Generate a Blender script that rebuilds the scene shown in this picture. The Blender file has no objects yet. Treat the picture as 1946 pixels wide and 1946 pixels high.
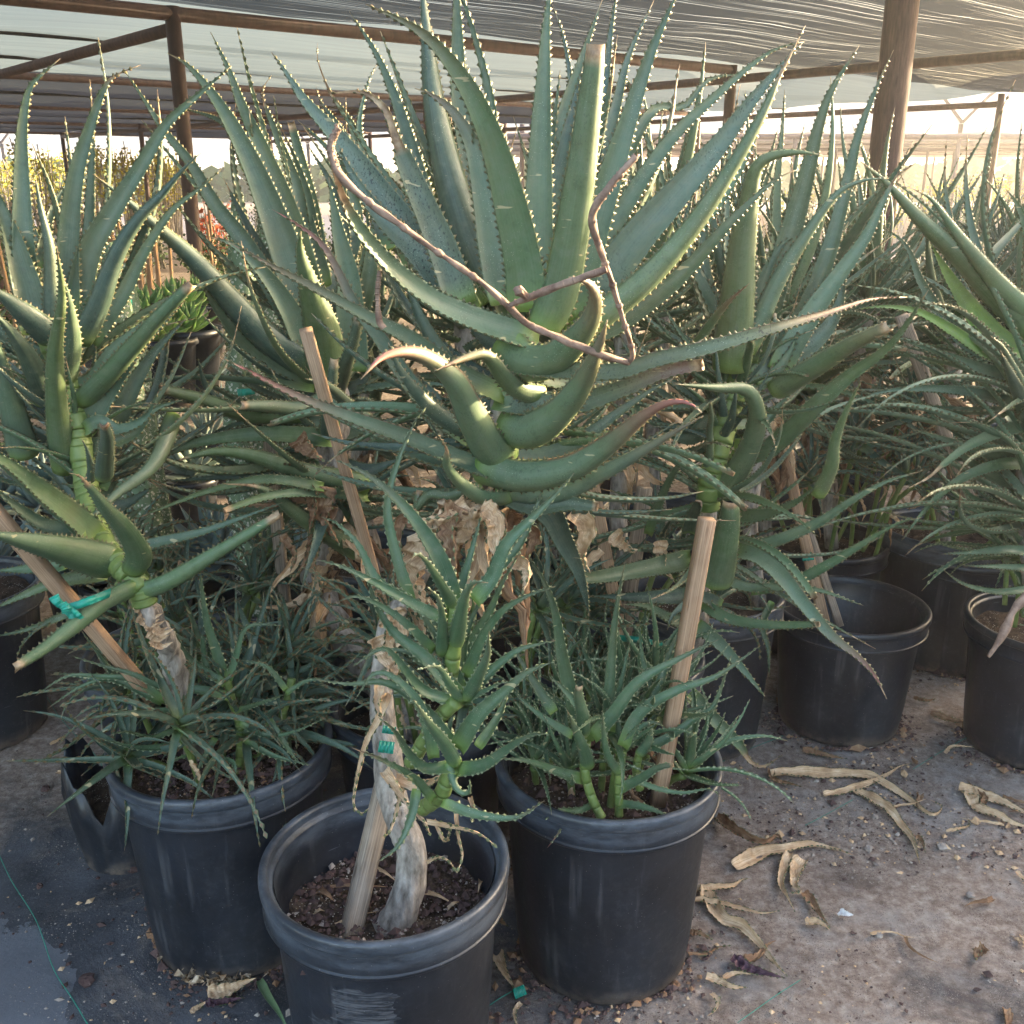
import bpy, math, random
import numpy as np
from mathutils import Vector, Matrix, Quaternion, noise as mnoise
R = math.radians
scene = bpy.context.scene
COL = scene.collection
# ---------------------------------------------------------------- camera, sky, sun, exposure
CAMZ, PITCH, F = 1.54, R(18.5), 1914.0
cd = bpy.data.cameras.new('camera'); cam = bpy.data.objects.new('camera', cd); COL.objects.link(cam)
cam.location = (0, 0, CAMZ); cam.rotation_euler = (R(90) - PITCH, 0, 0)
cd.sensor_width = 36; cd.lens = 36 * F / 1946.0; cd.clip_start = .05; cd.clip_end = 2000
scene.camera = cam
SUN_EL, SUN_AZ = R(10.5), R(64)      # azimuth measured from +Y towards +X
w = bpy.data.worlds.new('World'); scene.world = w; w.use_nodes = True
nt = w.node_tree; bg = nt.nodes['Background']
sky = nt.nodes.new('ShaderNodeTexSky'); sky.sky_type = 'NISHITA'; sky.sun_disc = False
sky.sun_elevation = SUN_EL; sky.sun_rotation = SUN_AZ; sky.altitude = 100; sky.air_density = .8; sky.dust_density = 5.0; sky.ozone_density = 0.2
nt.links.new(sky.outputs[0], bg.inputs[0]); bg.inputs[1].default_value = 0.15
sl = bpy.data.lights.new('sun', 'SUN'); so = bpy.data.objects.new('sun', sl); COL.objects.link(so)
sl.energy = 2.0; sl.angle = R(0.6); sl.color = (1, .8, .5)
sd = Vector((math.sin(SUN_AZ) * math.cos(SUN_EL), math.cos(SUN_AZ) * math.cos(SUN_EL), math.sin(SUN_EL)))
so.rotation_euler = sd.to_track_quat('Z', 'Y').to_euler(); so.location = sd * 50
vs = scene.view_settings; vs.view_transform = 'Standard'; vs.look = 'None'; vs.gamma = 1; vs.use_curve_mapping = False
vs.exposure = 3.6
scene.cycles.max_bounces = 6; scene.cycles.transparent_max_bounces = 12
# ---------------------------------------------------------------- pixel helpers (points measured on 9 enlargements)
CP, SP = math.cos(PITCH), math.sin(PITCH)
CAM = Vector((0, 0, CAMZ))
OFF = {1: (0, 0), 2: (600, 0), 3: (1246, 0), 4: (0, 600), 5: (600, 600), 6: (1246, 600), 7: (0, 1246), 8: (600, 1246), 9: (1246, 1246)}
K = 1932 / 700.0
def S(z, x, y): return (OFF[z][0] + x / K, OFF[z][1] + y / K)
def ray(sx, sy):
    cx = (sx - 973) / F; cy = -(sy - 973) / F
    return Vector((cx, CP + cy * SP, -SP + cy * CP))
def at(sx, sy, d):
    r = ray(sx, sy); return CAM + r * (d / r.y)
def plane(sx, sy, z):
    r = ray(sx, sy); return CAM + r * ((z - CAMZ) / r.z)
def atZ(z, x, y, d): return at(*S(z, x, y), d)
def gnd(z, x, y, h=0.0): return plane(*S(z, x, y), h)
def depth_of(p): return (p - CAM).dot(Vector((0, CP, -SP)))
# ---------------------------------------------------------------- object helpers
def tag(o, label=None, cat=None, group=None, kind=None):
    if label: o['label'] = label
    if cat: o['category'] = cat
    if group: o['group'] = group
    if kind: o['kind'] = kind
    return o
def empty(name, loc, label, cat, group=None):
    o = bpy.data.objects.new(name, None); COL.objects.link(o); o.location = loc; o.empty_display_size = .05
    return tag(o, label, cat, group)
class MB:
    def __init__(s): s.v = []; s.f = []; s.m = []; s.uv = []; s.lc = []
    def add(s, vs_, fs, m=0, uv=None, lc=None):
        b = len(s.v); s.v += [tuple(p) for p in vs_]
        s.uv += uv if uv else [(.5, .5)] * len(vs_)
        s.lc += lc if lc else [(0, 0, 0)] * len(vs_)
        for f in fs: s.f.append(tuple(i + b for i in f)); s.m.append(m)
    def mesh(s, name, mats, org=(0, 0, 0), smooth=True):
        me = bpy.data.meshes.new(name)
        ox = Vector(org)
        me.from_pydata([tuple(Vector(p) - ox) for p in s.v], [], s.f); me.update()
        for m in mats: me.materials.append(m)
        me.polygons.foreach_set('material_index', s.m)
        me.polygons.foreach_set('use_smooth', [smooth] * len(s.f))
        uvl = me.uv_layers.new(name='UVMap')
        li = np.empty(len(me.loops), dtype=np.int32); me.loops.foreach_get('vertex_index', li)
        uvl.data.foreach_set('uv', np.array(s.uv, dtype=np.float32)[li].ravel())
        a = me.color_attributes.new('lc', 'FLOAT_COLOR', 'POINT')
        c = np.ones((len(s.v), 4), dtype=np.float32); c[:, :3] = np.array(s.lc, dtype=np.float32); a.data.foreach_set('color', c.ravel())
        return me
    def build(s, name, mats, parent=None, org=None, smooth=True):
        if not isinstance(mats, (list, tuple)): mats = [mats]
        if org is None: org = parent.location if parent is not None else (0, 0, 0)
        me = s.mesh(name, mats, org, smooth)
        o = bpy.data.objects.new(name, me); COL.objects.link(o)
        if parent is not None: o.parent = parent
        else: o.location = org
        return o
def addmesh(name, me, parent=None, mat=None):
    o = bpy.data.objects.new(name, me); COL.objects.link(o)
    if parent is not None: o.parent = parent
    if mat is not None: o.matrix_local = mat
    return o
def catmull(P, n):
    P = [Vector(p) for p in P]
    if len(P) == 2: P = [P[0], (P[0] + P[1]) / 2, P[1]]
    E = [P[0] * 2 - P[1]] + P + [P[-1] * 2 - P[-2]]
    pts = []
    for i in range(1, len(E) - 2):
        for k in range(12):
            t = k / 12; a, b, c, d = E[i - 1], E[i], E[i + 1], E[i + 2]
            pts.append(.5 * ((2 * b) + (c - a) * t + (2 * a - 5 * b + 4 * c - d) * t * t + (3 * b - a - 3 * c + d) * t ** 3))
    pts.append(P[-1])
    L = [0]
    for i in range(1, len(pts)): L.append(L[-1] + (pts[i] - pts[i - 1]).length)
    out = []; j = 0
    for k in range(n):
        s_ = L[-1] * k / (n - 1)
        while j < len(L) - 2 and L[j + 1] < s_: j += 1
        u = (s_ - L[j]) / max(1e-9, L[j + 1] - L[j]); out.append(pts[j].lerp(pts[j + 1], min(1, u)))
    return out, L[-1]
def tube(mb, pts, rads, seg=10, n=None, rough=0, m=0, lc=None, cap=True, seed=0, ridge=0):
    n = n or max(6, len(pts) * 4)
    C_, L = catmull(pts, n)
    vs_, uv, fs = [], [], []; prev = None
    for i, p in enumerate(C_):
        T = (C_[min(i + 1, n - 1)] - C_[max(i - 1, 0)]).normalized()
        if prev is None:
            a = Vector((0, 0, 1)) if abs(T.z) < .9 else Vector((1, 0, 0)); prev = T.cross(a).normalized()
        X = (prev - T * prev.dot(T)).normalized(); prev = X; Y = T.cross(X)
        t = i / (n - 1) * (len(rads) - 1); k = min(int(t), len(rads) - 2) if len(rads) > 1 else 0
        r = rads[k] + (rads[min(k + 1, len(rads) - 1)] - rads[k]) * (t - k)
        for j in range(seg):
            an = 2 * math.pi * j / seg
            rr = r
            if rough: rr *= 1 + rough * mnoise.noise(Vector((p.x * 40 + seed, p.y * 40 + math.cos(an) * 1.5, p.z * 40 + math.sin(an) * 1.5)))
            if ridge: rr *= 1 + ridge * (1 if j % 2 else -1)
            vs_.append(p + (X * math.cos(an) + Y * math.sin(an)) * rr); uv.append((j / seg, i / (n - 1)))
    for i in range(n - 1):
        for j in range(seg):
            fs.append((i * seg + j, i * seg + (j + 1) % seg, (i + 1) * seg + (j + 1) % seg, (i + 1) * seg + j))
    if cap: fs.append(tuple(range(seg))[::-1]); fs.append(tuple((n - 1) * seg + j for j in range(seg)))
    mb.add(vs_, fs, m, uv, [lc] * len(vs_) if lc else None)
    return C_
def box_between(mb, a, b, wx, wy, twist=0, m=0, taper=1, rnd=0):
    a, b = Vector(a), Vector(b); T = (b - a).normalized(); X = T.cross(Vector((.3, 1, .1))).normalized(); Y = T.cross(X)
    q = Quaternion(T, twist); X = q @ X; Y = q @ Y
    vs_ = []
    N = 9
    for k in range(N):
        t = k / (N - 1); p = a.lerp(b, t)
        for sx, sy in ((-1, -.8), (-.8, -1), (.8, -1), (1, -.8), (1, .8), (.8, 1), (-.8, 1), (-1, .8)):
            e = 1 + rnd * (mnoise.noise(p * 9 + Vector((sx, sy, 0)) * 3))
            vs_.append(p + (X * sx * wx / 2 + Y * sy * wy / 2) * e)
    fs = []
    for k in range(N - 1):
        for j in range(8): fs.append((k * 8 + j, k * 8 + (j + 1) % 8, k * 8 + 8 + (j + 1) % 8, k * 8 + 8 + j))
    fs.append(tuple(range(8))[::-1]); fs.append(tuple((N - 1) * 8 + j for j in range(8)))
    uv = [((i % 8) / 8, (i // 8) / (N - 1) * (b - a).length) for i in range(len(vs_))]
    mb.add(vs_, fs, m, uv)
def lathe(mb, prof, seg=64, c=(0, 0, 0), m=0, wob=0, seed=0, arc=1.0, a0=0):
    vs_, uv, fs = [], [], []; n = len(prof); full = arc >= 1
    cnt = seg if full else seg + 1
    for i, (r, z) in enumerate(prof):
        for j in range(cnt):
            an = a0 + 2 * math.pi * arc * j / seg
            rr = r * (1 + wob * mnoise.noise(Vector((math.cos(an) + seed, math.sin(an), z * 1.5))))
            vs_.append((c[0] + rr * math.cos(an), c[1] + rr * math.sin(an), c[2] + z)); uv.append((j / seg, i / (n - 1)))
    for i in range(n - 1):
        for j in range(seg):
            k = (j + 1) % cnt; fs.append((i * cnt + j, i * cnt + k, (i + 1) * cnt + k, (i + 1) * cnt + j))
    mb.add(vs_, fs, m, uv)
# ---------------------------------------------------------------- node helpers
class NT:
    def __init__(s, name):
        s.m = bpy.data.materials.new(name); s.m.use_nodes = True; s.t = s.m.node_tree; s.t.nodes.clear()
        s.out = s.n('ShaderNodeOutputMaterial'); s.b = s.n('ShaderNodeBsdfPrincipled'); s.l(s.b, 0, s.out, 0)
    def n(s, ty, **k):
        nd = s.t.nodes.new(ty)
        for a, v in k.items(): setattr(nd, a, v)
        return nd
    def l(s, a, ao, b, bi): s.t.links.new(a.outputs[ao] if not hasattr(a, 'is_linked') else a, b.inputs[bi])
    def val(s, nd, i, v):
        if hasattr(v, 'is_linked'): s.t.links.new(v, nd.inputs[i])
        elif isinstance(v, (tuple, list)) and len(v) == 3 and nd.inputs[i].type == 'RGBA': nd.inputs[i].default_value = (*v, 1)
        else: nd.inputs[i].default_value = v
    def math(s, op, a, b=0.0, c=None, clamp=False):
        nd = s.n('ShaderNodeMath', operation=op, use_clamp=clamp); s.val(nd, 0, a); s.val(nd, 1, b)
        if c is not None: s.val(nd, 2, c)
        return nd.outputs[0]
    def mix(s, f, a, b, mode='MIX'):
        nd = s.n('ShaderNodeMix', data_type='RGBA', blend_type=mode); s.val(nd, 0, f); s.val(nd, 6, a); s.val(nd, 7, b); return nd.outputs[2]
    def noise(s, vec, scale, det=4, rough=.55, dist=0, dims='3D'):
        nd = s.n('ShaderNodeTexNoise', noise_dimensions=dims); s.val(nd, 'Vector', vec)
        nd.inputs['Scale'].default_value = scale; nd.inputs['Detail'].default_value = det; nd.inputs['Roughness'].default_value = rough; nd.inputs['Distortion'].default_value = dist
        return nd.outputs[0]
    def voro(s, vec, scale, feat='F1'):
        nd = s.n('ShaderNodeTexVoronoi', feature=feat); s.val(nd, 'Vector', vec); nd.inputs['Scale'].default_value = scale; return nd.outputs['Distance']
    def ramp(s, f, stops, interp='LINEAR'):
        nd = s.n('ShaderNodeValToRGB'); s.val(nd, 0, f); cr = nd.color_ramp; cr.interpolation = interp
        while len(cr.elements) < len(stops): cr.elements.new(.5)
        for e, (p, c) in zip(cr.elements, stops):
            e.position = p; e.color = (*c, 1) if isinstance(c, (tuple, list)) else (c, c, c, 1)
        return nd.outputs[0]
    def rng(s, f, a, b, c=0, d=1):
        nd = s.n('ShaderNodeMapRange'); s.val(nd, 0, f)
        for i, v in enumerate((a, b, c, d)): nd.inputs[i + 1].default_value = v
        return nd.outputs[0]
    def coord(s, which='Object'): return s.n('ShaderNodeTexCoord').outputs[which]
    def map(s, vec, sc=(1, 1, 1), loc=(0, 0, 0)):
        nd = s.n('ShaderNodeMapping'); s.val(nd, 0, vec); nd.inputs['Scale'].default_value = sc; nd.inputs['Location'].default_value = loc; return nd.outputs[0]
    def sep(s, vec): nd = s.n('ShaderNodeSeparateXYZ'); s.val(nd, 0, vec); return nd.outputs
    def bump(s, h, st=.3, dist=.01):
        nd = s.n('ShaderNodeBump'); s.val(nd, 'Height', h); nd.inputs['Strength'].default_value = st; nd.inputs['Distance'].default_value = dist; s.l(nd, 0, s.b, 'Normal')
    def fin(s, col, rough=.6, spec=.5, **k):
        s.val(s.b, 'Base Color', col); s.val(s.b, 'Roughness', rough); s.b.inputs['Specular IOR Level'].default_value = spec
        return s.m
def leaf_mat(name, c1, c2, spots=0.0, basec=(.20, .30, .04), pale=.0, rough=.48):
    t = NT(name); ob = t.coord(); uv = t.sep(t.n('ShaderNodeUVMap').outputs[0]); u, v = uv[0], uv[1]
    rnd = t.n('ShaderNodeObjectInfo').outputs['Random']
    at_ = t.sep(t.n('ShaderNodeAttribute', attribute_name='lc').outputs['Vector'])
    n1 = t.noise(ob, 9, 4, .6); c = t.mix(t.rng(n1, .3, .7), c1, c2)
    c = t.mix(t.rng(rnd, 0, .5, .45, 0), c, tuple(x * 1.5 + .012 for x in c2)); c = t.mix(t.rng(rnd, .55, 1, 0, .6), c, (c2[0] * 1.15, c2[1] * .92, c2[2] * .55))
    comb = t.n('ShaderNodeCombineXYZ'); t.val(comb, 0, t.math('MULTIPLY', u, 26)); t.val(comb, 1, t.math('MULTIPLY', v, 3)); t.val(comb, 2, t.math('MULTIPLY', rnd, 30))
    st = t.noise(comb.outputs[0], 1, 3, .6); c = t.mix(t.rng(st, .35, .75, 0, .35), c, (.14, .21, .13))
    bloom = t.noise(ob, 3.2, 3, .6); c = t.mix(t.rng(bloom, .45, .75, 0, .35), c, (.14, .20, .15))
    du = t.noise(ob, 60, 6, .7); c = t.mix(t.rng(du, .5, .75, 0, .5), c, (.17, .19, .13)); c = t.mix(t.rng(du, .25, .46, .55, 0), c, tuple(x * .45 for x in c1))
    ol = t.noise(t.map(ob, (1, 1, 1), (4, 4, 4)), 6, 4, .6); c = t.mix(t.rng(ol, .52, .7, 0, .5), c, (.10, .105, .045))
    # pale flecks and dark blotches of the skin
    vo = t.voro(ob, 260); fl = t.math('MULTIPLY', t.math('LESS_THAN', vo, .17), t.rng(t.noise(ob, 14, 2), .5, .62, 0, .5)); c = t.mix(fl, c, (.38, .42, .30))
    if spots:
        sp = t.noise(t.map(ob, (1, 1, .6)), 340, 2, .5); mk = t.math('MULTIPLY', t.rng(sp, .58, .63), t.rng(t.noise(ob, 13, 4), .44, .60, 0, spots * .8)); c = t.mix(mk, c, (.012, .018, .016))
    scar = t.noise(t.map(ob, (20, 20, 90)), 1, 2, .5); c = t.mix(t.math('MULTIPLY', t.rng(scar, .71, .735), .8), c, (.42, .36, .20))
    c = t.mix(t.math('MULTIPLY', at_[2], .6), c, basec)
    e = t.math('ABSOLUTE', t.math('SUBTRACT', u, .5)); ed = t.rng(e, .462, .495); c = t.mix(t.math('MULTIPLY', ed, .55), c, (.28, .30, .15))
    c = t.mix(at_[1], c, (.30, .085, .07))
    dn = t.noise(t.map(ob, (1, 1, 1)), 45, 5, .65); dry = t.ramp(dn, [(.3, (.10, .055, .03)), (.5, (.30, .19, .10)), (.7, (.50, .37, .22))])
    c = t.mix(at_[0], c, dry)
    h = t.math('ADD', t.math('MULTIPLY', st, .6), t.math('MULTIPLY', t.noise(ob, 120, 4), .5))
    t.bump(t.math('ADD', h, t.math('MULTIPLY', dn, t.math('MULTIPLY', at_[0], 2.0))), .35, .0012)
    r = t.rng(t.noise(ob, 30, 3), .3, .7, rough - .08, rough + .14)
    return t.fin(c, r, .45)
def simple(name, c1, c2, sc=20, rough=.8, spec=.3, st=.3, stretch=(1, 1, 1), bd=.003, det=5):
    t = NT(name); ob = t.coord(); n = t.noise(t.map(ob, stretch), sc, det, .6); t.bump(n, st, bd)
    return t.fin(t.mix(t.rng(n, .3, .7), c1, c2), rough, spec)
def dry_mat(name, cs):
    t = NT(name); ob = t.coord(); uv = t.sep(t.n('ShaderNodeUVMap').outputs[0]); rnd = t.n('ShaderNodeObjectInfo').outputs['Random']
    comb = t.n('ShaderNodeCombineXYZ'); t.val(comb, 0, t.math('MULTIPLY', uv[0], 22)); t.val(comb, 1, t.math('MULTIPLY', uv[1], 4)); t.val(comb, 2, t.math('MULTIPLY', rnd, 30))
    st = t.noise(comb.outputs[0], 1, 4, .65); n = t.noise(ob, 35, 5, .6)
    c = t.ramp(t.math('ADD', t.math('MULTIPLY', st, .55), t.math('MULTIPLY', n, .45)), [(.28, cs[0]), (.48, cs[1]), (.66, cs[2])])
    t.bump(t.math('ADD', st, n), .6, .002)
    return t.fin(c, .75, .25)
# ---------------------------------------------------------------- materials
M = {}
M['leaf'] = leaf_mat('aloe_leaf', (.046, .075, .043), (.074, .115, .062))
M['leafL'] = leaf_mat('aloe_leaf_light', (.068, .112, .064), (.108, .16, .092))
M['leafS'] = leaf_mat('aloe_leaf_spotted', (.052, .082, .056), (.09, .125, .086), spots=1.0)
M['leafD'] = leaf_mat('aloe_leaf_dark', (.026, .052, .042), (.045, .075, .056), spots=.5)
M['leafG'] = leaf_mat('aloe_leaf_green', (.042, .080, .030), (.074, .125, .050))
M['leafO'] = leaf_mat('aloe_leaf_olive', (.06, .095, .04), (.10, .145, .065), spots=.4)
M['leafSun'] = leaf_mat('aloe_leaf_sun_tint', (.12, .20, .03), (.19, .28, .05))  # yellow of the low sun painted into the leaf colour
M['pup'] = leaf_mat('aloe_offset_leaf', (.035, .075, .032), (.065, .125, .055), rough=.42)
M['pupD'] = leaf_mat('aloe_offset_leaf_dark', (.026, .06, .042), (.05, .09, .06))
M['agave'] = leaf_mat('agave_leaf', (.14, .22, .24), (.24, .33, .36), basec=(.2, .28, .28))
M['succ'] = leaf_mat('succulent_leaf', (.10, .24, .035), (.20, .38, .07), basec=(.25, .4, .1))
M['dry'] = dry_mat('dried_leaf', [(.20, .10, .05), (.53, .35, .20), (.80, .63, .43)])
M['dryB'] = dry_mat('dried_leaf_brown', [(.07, .035, .02), (.24, .13, .07), (.42, .29, .17)])
M['dryP'] = dry_mat('dried_leaf_purple', [(.03, .012, .018), (.09, .045, .06), (.2, .12, .12)])
t = NT('tooth'); a_ = t.sep(t.n('ShaderNodeAttribute', attribute_name='lc').outputs['Vector'])
M['tooth'] = t.fin(t.mix(a_[1], (.08, .11, .05), (.19, .075, .04)), .5, .4)
t = NT('pale_tooth'); a_ = t.sep(t.n('ShaderNodeAttribute', attribute_name='lc').outputs['Vector'])
M['toothP'] = t.fin(t.mix(a_[1], (.08, .13, .06), (.40, .41, .26)), .5, .4)
M['stalk'] = simple('dry_stalk', (.11, .06, .042), (.36, .24, .17), 55, .7, .3, .5, (1, 1, 1), .002)
M['bark'] = simple('pale_bark', (.10, .08, .062), (.52, .46, .39), 60, .85, .2, 1.0, (1, 1, .35), .010, 10)
M['stem'] = simple('green_stem', (.09, .14, .03), (.20, .26, .08), 25, .45, .4, .3)
def wood_mat(name, a, b, rough=.8):
    t = NT(name); uv = t.n('ShaderNodeUVMap').outputs[0]; ob = t.coord()
    g = t.noise(t.map(uv, (55, 5, 1)), 1, 5, .65); n = t.noise(ob, 12, 4)
    c = t.mix(t.rng(t.math('ADD', t.math('MULTIPLY', g, .7), t.math('MULTIPLY', n, .3)), .35, .62), a, b)
    kn = t.voro(t.map(uv, (7, 7, 1)), 1); c = t.mix(t.rng(kn, .06, .13, .7, 0), c, (.05, .025, .012))
    t.bump(g, .7, .002); return t.fin(c, rough, .25)
M['wood'] = wood_mat('stake_wood', (.22, .125, .07), (.52, .35, .22))
M['woodO'] = wood_mat('weathered_stake_wood', (.12, .085, .06), (.46, .37, .28))
M['tape'] = simple('green_ribbon', (.005, .16, .11), (.01, .32, .22), 60, .35, .5, .3)
def pot_mat(name, scuff=False, dust=.35):
    t = NT(name); ob = t.coord(); s_ = t.sep(ob)
    n = t.noise(ob, 6, 6, .65); c = t.mix(t.rng(n, .35, .7), (.007, .009, .013), (.016, .020, .028))
    d = t.noise(t.map(ob, (1, 1, .7)), 4, 7, .72); c = t.mix(t.rng(d, .52, .75, 0, dust * .8), c, (.05, .055, .065))
    dr = t.noise(t.map(ob, (45, 45, 1.5)), 1, 4, .6); c = t.mix(t.math('MULTIPLY', t.rng(dr, .56, .66, 0, .5), t.rng(t.noise(ob, 7, 3), .45, .6)), c, (.085, .085, .09))
    fd = t.noise(ob, 55, 8, .75); c = t.mix(t.math('MULTIPLY', t.rng(fd, .5, .72), t.rng(d, .4, .6, .05, .3)), c, (.11, .11, .115))
    vs2 = t.noise(t.map(ob, (60, 60, 4)), 1, 3, .6); c = t.mix(t.rng(vs2, .66, .78, 0, .25), c, (.10, .11, .13))
    lo = t.rng(s_[2], 0.0, .05, 1, 0); c = t.mix(t.math('MULTIPLY', lo, t.rng(t.noise(ob, 18, 5, .7), .42, .6)), c, (.17, .13, .10))
    rim = t.rng(s_[2], .395, .42); c = t.mix(t.math('MULTIPLY', rim, t.rng(t.noise(t.map(ob, (3, 3, 9)), 3, 6, .7), .42, .62, .2, .95)), c, (.085, .10, .12))
    sp = t.math('LESS_THAN', t.voro(ob, 90), .06); c = t.mix(t.math('MULTIPLY', sp, .5), c, (.4, .38, .34))
    scr = t.noise(t.map(ob, (12, 12, 160)), 1, 3, .6); c = t.mix(t.math('MULTIPLY', t.rng(scr, .68, .72, 0, .6), t.rng(t.noise(ob, 5, 2), .5, .56)), c, (.17, .18, .20))
    if scuff:
        def patch(cx, cz, wx, wz):
            ax = t.math('ABSOLUTE', t.math('SUBTRACT', t.math('ADD', s_[0], t.math('MULTIPLY', t.math('SUBTRACT', t.noise(t.map(ob, (14, 14, 55)), 1, 3), .5), .08)), cx))
            az = t.math('ABSOLUTE', t.math('SUBTRACT', t.math('ADD', s_[2], t.math('MULTIPLY', t.math('SUBTRACT', t.noise(ob, 16, 3), .5), .05)), cz))
            return t.math('MULTIPLY', t.math('LESS_THAN', ax, wx), t.math('LESS_THAN', az, wz))
        mk = t.math('MAXIMUM', patch(-.015, .315, .042, .034), patch(-.05, .262, .06, .011))
        mk = t.math('MULTIPLY', mk, t.math('LESS_THAN', s_[1], 0)); fine = t.noise(t.map(ob, (25, 25, 420)), 1, 3, .7)
        c = t.mix(t.math('MULTIPLY', mk, t.rng(fine, .44, .62, .05, .6)), c, (.15, .155, .165))
    t.bump(t.math('ADD', n, t.math('ADD', t.math('MULTIPLY', d, .6), t.math('MULTIPLY', fd, .25))), .35, .004)
    return t.fin(c, t.rng(d, .35, .7, .28, .62), .5)
M['pot'] = pot_mat('black_nursery_plastic'); M['potS'] = pot_mat('scuffed_black_plastic', True); M['potD'] = pot_mat('dusty_black_plastic', False, .65)
def soil_mat():
    t = NT('potting_soil'); ob = t.coord(); n = t.noise(ob, 45, 8, .75); c = t.mix(t.rng(n, .35, .68), (.02, .014, .010), (.12, .082, .058))
    big = t.noise(ob, 9, 3); c = t.mix(t.rng(big, .5, .7, 0, .5), c, (.14, .09, .06))
    v = t.voro(ob, 190); k = t.math('MULTIPLY', t.math('LESS_THAN', v, .22), t.rng(t.noise(ob, 30, 2), .5, .58)); c = t.mix(k, c, (.55, .50, .42))
    t.bump(t.math('ADD', n, t.math('MULTIPLY', v, -.5)), 1, .006); return t.fin(c, .95, .15)
M['soil'] = soil_mat()
M['tan'] = simple('chewed_edge_crust', (.20, .10, .035), (.62, .50, .36), 60, .9, .2, .8)
M['rust'] = simple('rusty_painted_pipe', (.055, .034, .034), (.12, .068, .06), 22, .65, .4, .3, (1, 1, .3))
M['post'] = simple('weathered_rust_post', (.035, .018, .017), (.10, .052, .045), 120, .8, .3, .7, (1, 1, .12), .003, 8)
M['cable'] = simple('dark_cable', (.015, .015, .018), (.03, .03, .035), 20)
def ground_mat():
    t = NT('weed_cloth_with_dirt'); ob = t.coord(); s_ = t.sep(ob)
    wv = t.noise(t.map(ob, (900, 900, 1)), 1, 1); fab = t.mix(t.rng(wv, .35, .65), (.022, .023, .027), (.050, .052, .058))
    sheen = t.noise(ob, 2.6, 5, .6); fab = t.mix(t.rng(sheen, .40, .66), fab, (.13, .135, .15))
    # dirt washed over the cloth, more of it on the right and further back
    xr = t.rng(s_[0], -.5, .55, -.16, .13); yr = t.math('ADD', t.rng(s_[1], .9, 3.2, -.03, .22), t.math('MULTIPLY', t.rng(s_[0], -.75, -1.2), t.rng(s_[1], 1.9, 2.5, 0, .22))); far = t.rng(s_[1], 3, 7, 0, .5)
    d = t.noise(ob, 2.3, 9, .68, .6); dd = t.math('ADD', t.math('ADD', t.math('ADD', d, xr), yr), far)
    dirtc = t.ramp(t.noise(ob, 38, 8, .72), [(.3, (.14, .10, .08)), (.48, (.29, .225, .185)), (.68, (.50, .43, .37))])
    c = t.mix(t.rng(dd, .46, .64), fab, dirtc)
    grey = t.noise(t.map(ob, (1, 1, 1), (3, 9, 0)), 3.5, 8, .7); c = t.mix(t.math('MULTIPLY', t.rng(grey, .5, .66, 0, .75), t.rng(s_[0], -.2, .5, .0, 1)), c, (.36, .345, .335))
    dk = t.noise(t.map(ob, (1, 1, 1), (8, 1, 0)), 4.5, 8, .7); c = t.mix(t.math('MULTIPLY', t.rng(dk, .54, .66, 0, .7), t.rng(s_[0], .1, .6)), c, (.10, .07, .058))
    v = t.voro(ob, 130); k = t.math('MULTIPLY', t.math('LESS_THAN', v, .16), t.rng(t.noise(ob, 7, 3), .5, .6)); c = t.mix(k, c, (.42, .36, .30))
    f1 = t.voro(ob, 320); k1 = t.math('MULTIPLY', t.math('LESS_THAN', f1, .2), t.rng(t.noise(ob, 16, 4, .7), .44, .6, 0, .9)); c = t.mix(t.math('MULTIPLY', k1, t.rng(dd, .38, .55, .1, 1)), c, (.50, .45, .40))
    f2 = t.voro(t.map(ob, (1, 1, 1), (5, 5, 0)), 240); k2 = t.math('MULTIPLY', t.math('LESS_THAN', f2, .24), t.rng(t.noise(ob, 12, 4, .7), .42, .58, 0, .85)); c = t.mix(k2, c, (.05, .035, .03))
    f3 = t.noise(ob, 170, 6, .8); c = t.mix(t.rng(f3, .55, .72, 0, .55), c, t.mix(.5, c, (.55, .52, .48)))
    # a drier, paler patch of cloth near the front left corner with an irregular edge
    ds = t.n('ShaderNodeVectorMath', operation='DISTANCE'); t.val(ds, 0, ob); ds.inputs[1].default_value = (-1.14, 1.50, 0)
    e = t.math('ADD', ds.outputs['Value'], t.math('MULTIPLY', t.math('SUBTRACT', t.noise(ob, 9, 6, .6), .5), .16))
    pl = t.math('LESS_THAN', e, .29); c = t.mix(t.math('MULTIPLY', pl, .55), c, t.mix(t.rng(wv, .3, .7), (.17, .18, .205), (.22, .23, .25)))
    t.bump(t.math('ADD', t.math('MULTIPLY', t.noise(ob, 85, 9, .8), t.rng(dd, .4, .6, .25, 1.3)), t.math('MULTIPLY', t.noise(ob, 6, 4), 1.0)), .9, .010)
    return t.fin(c, t.rng(dd, .45, .62, .78, .97), .25)
M['ground'] = ground_mat()
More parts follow.
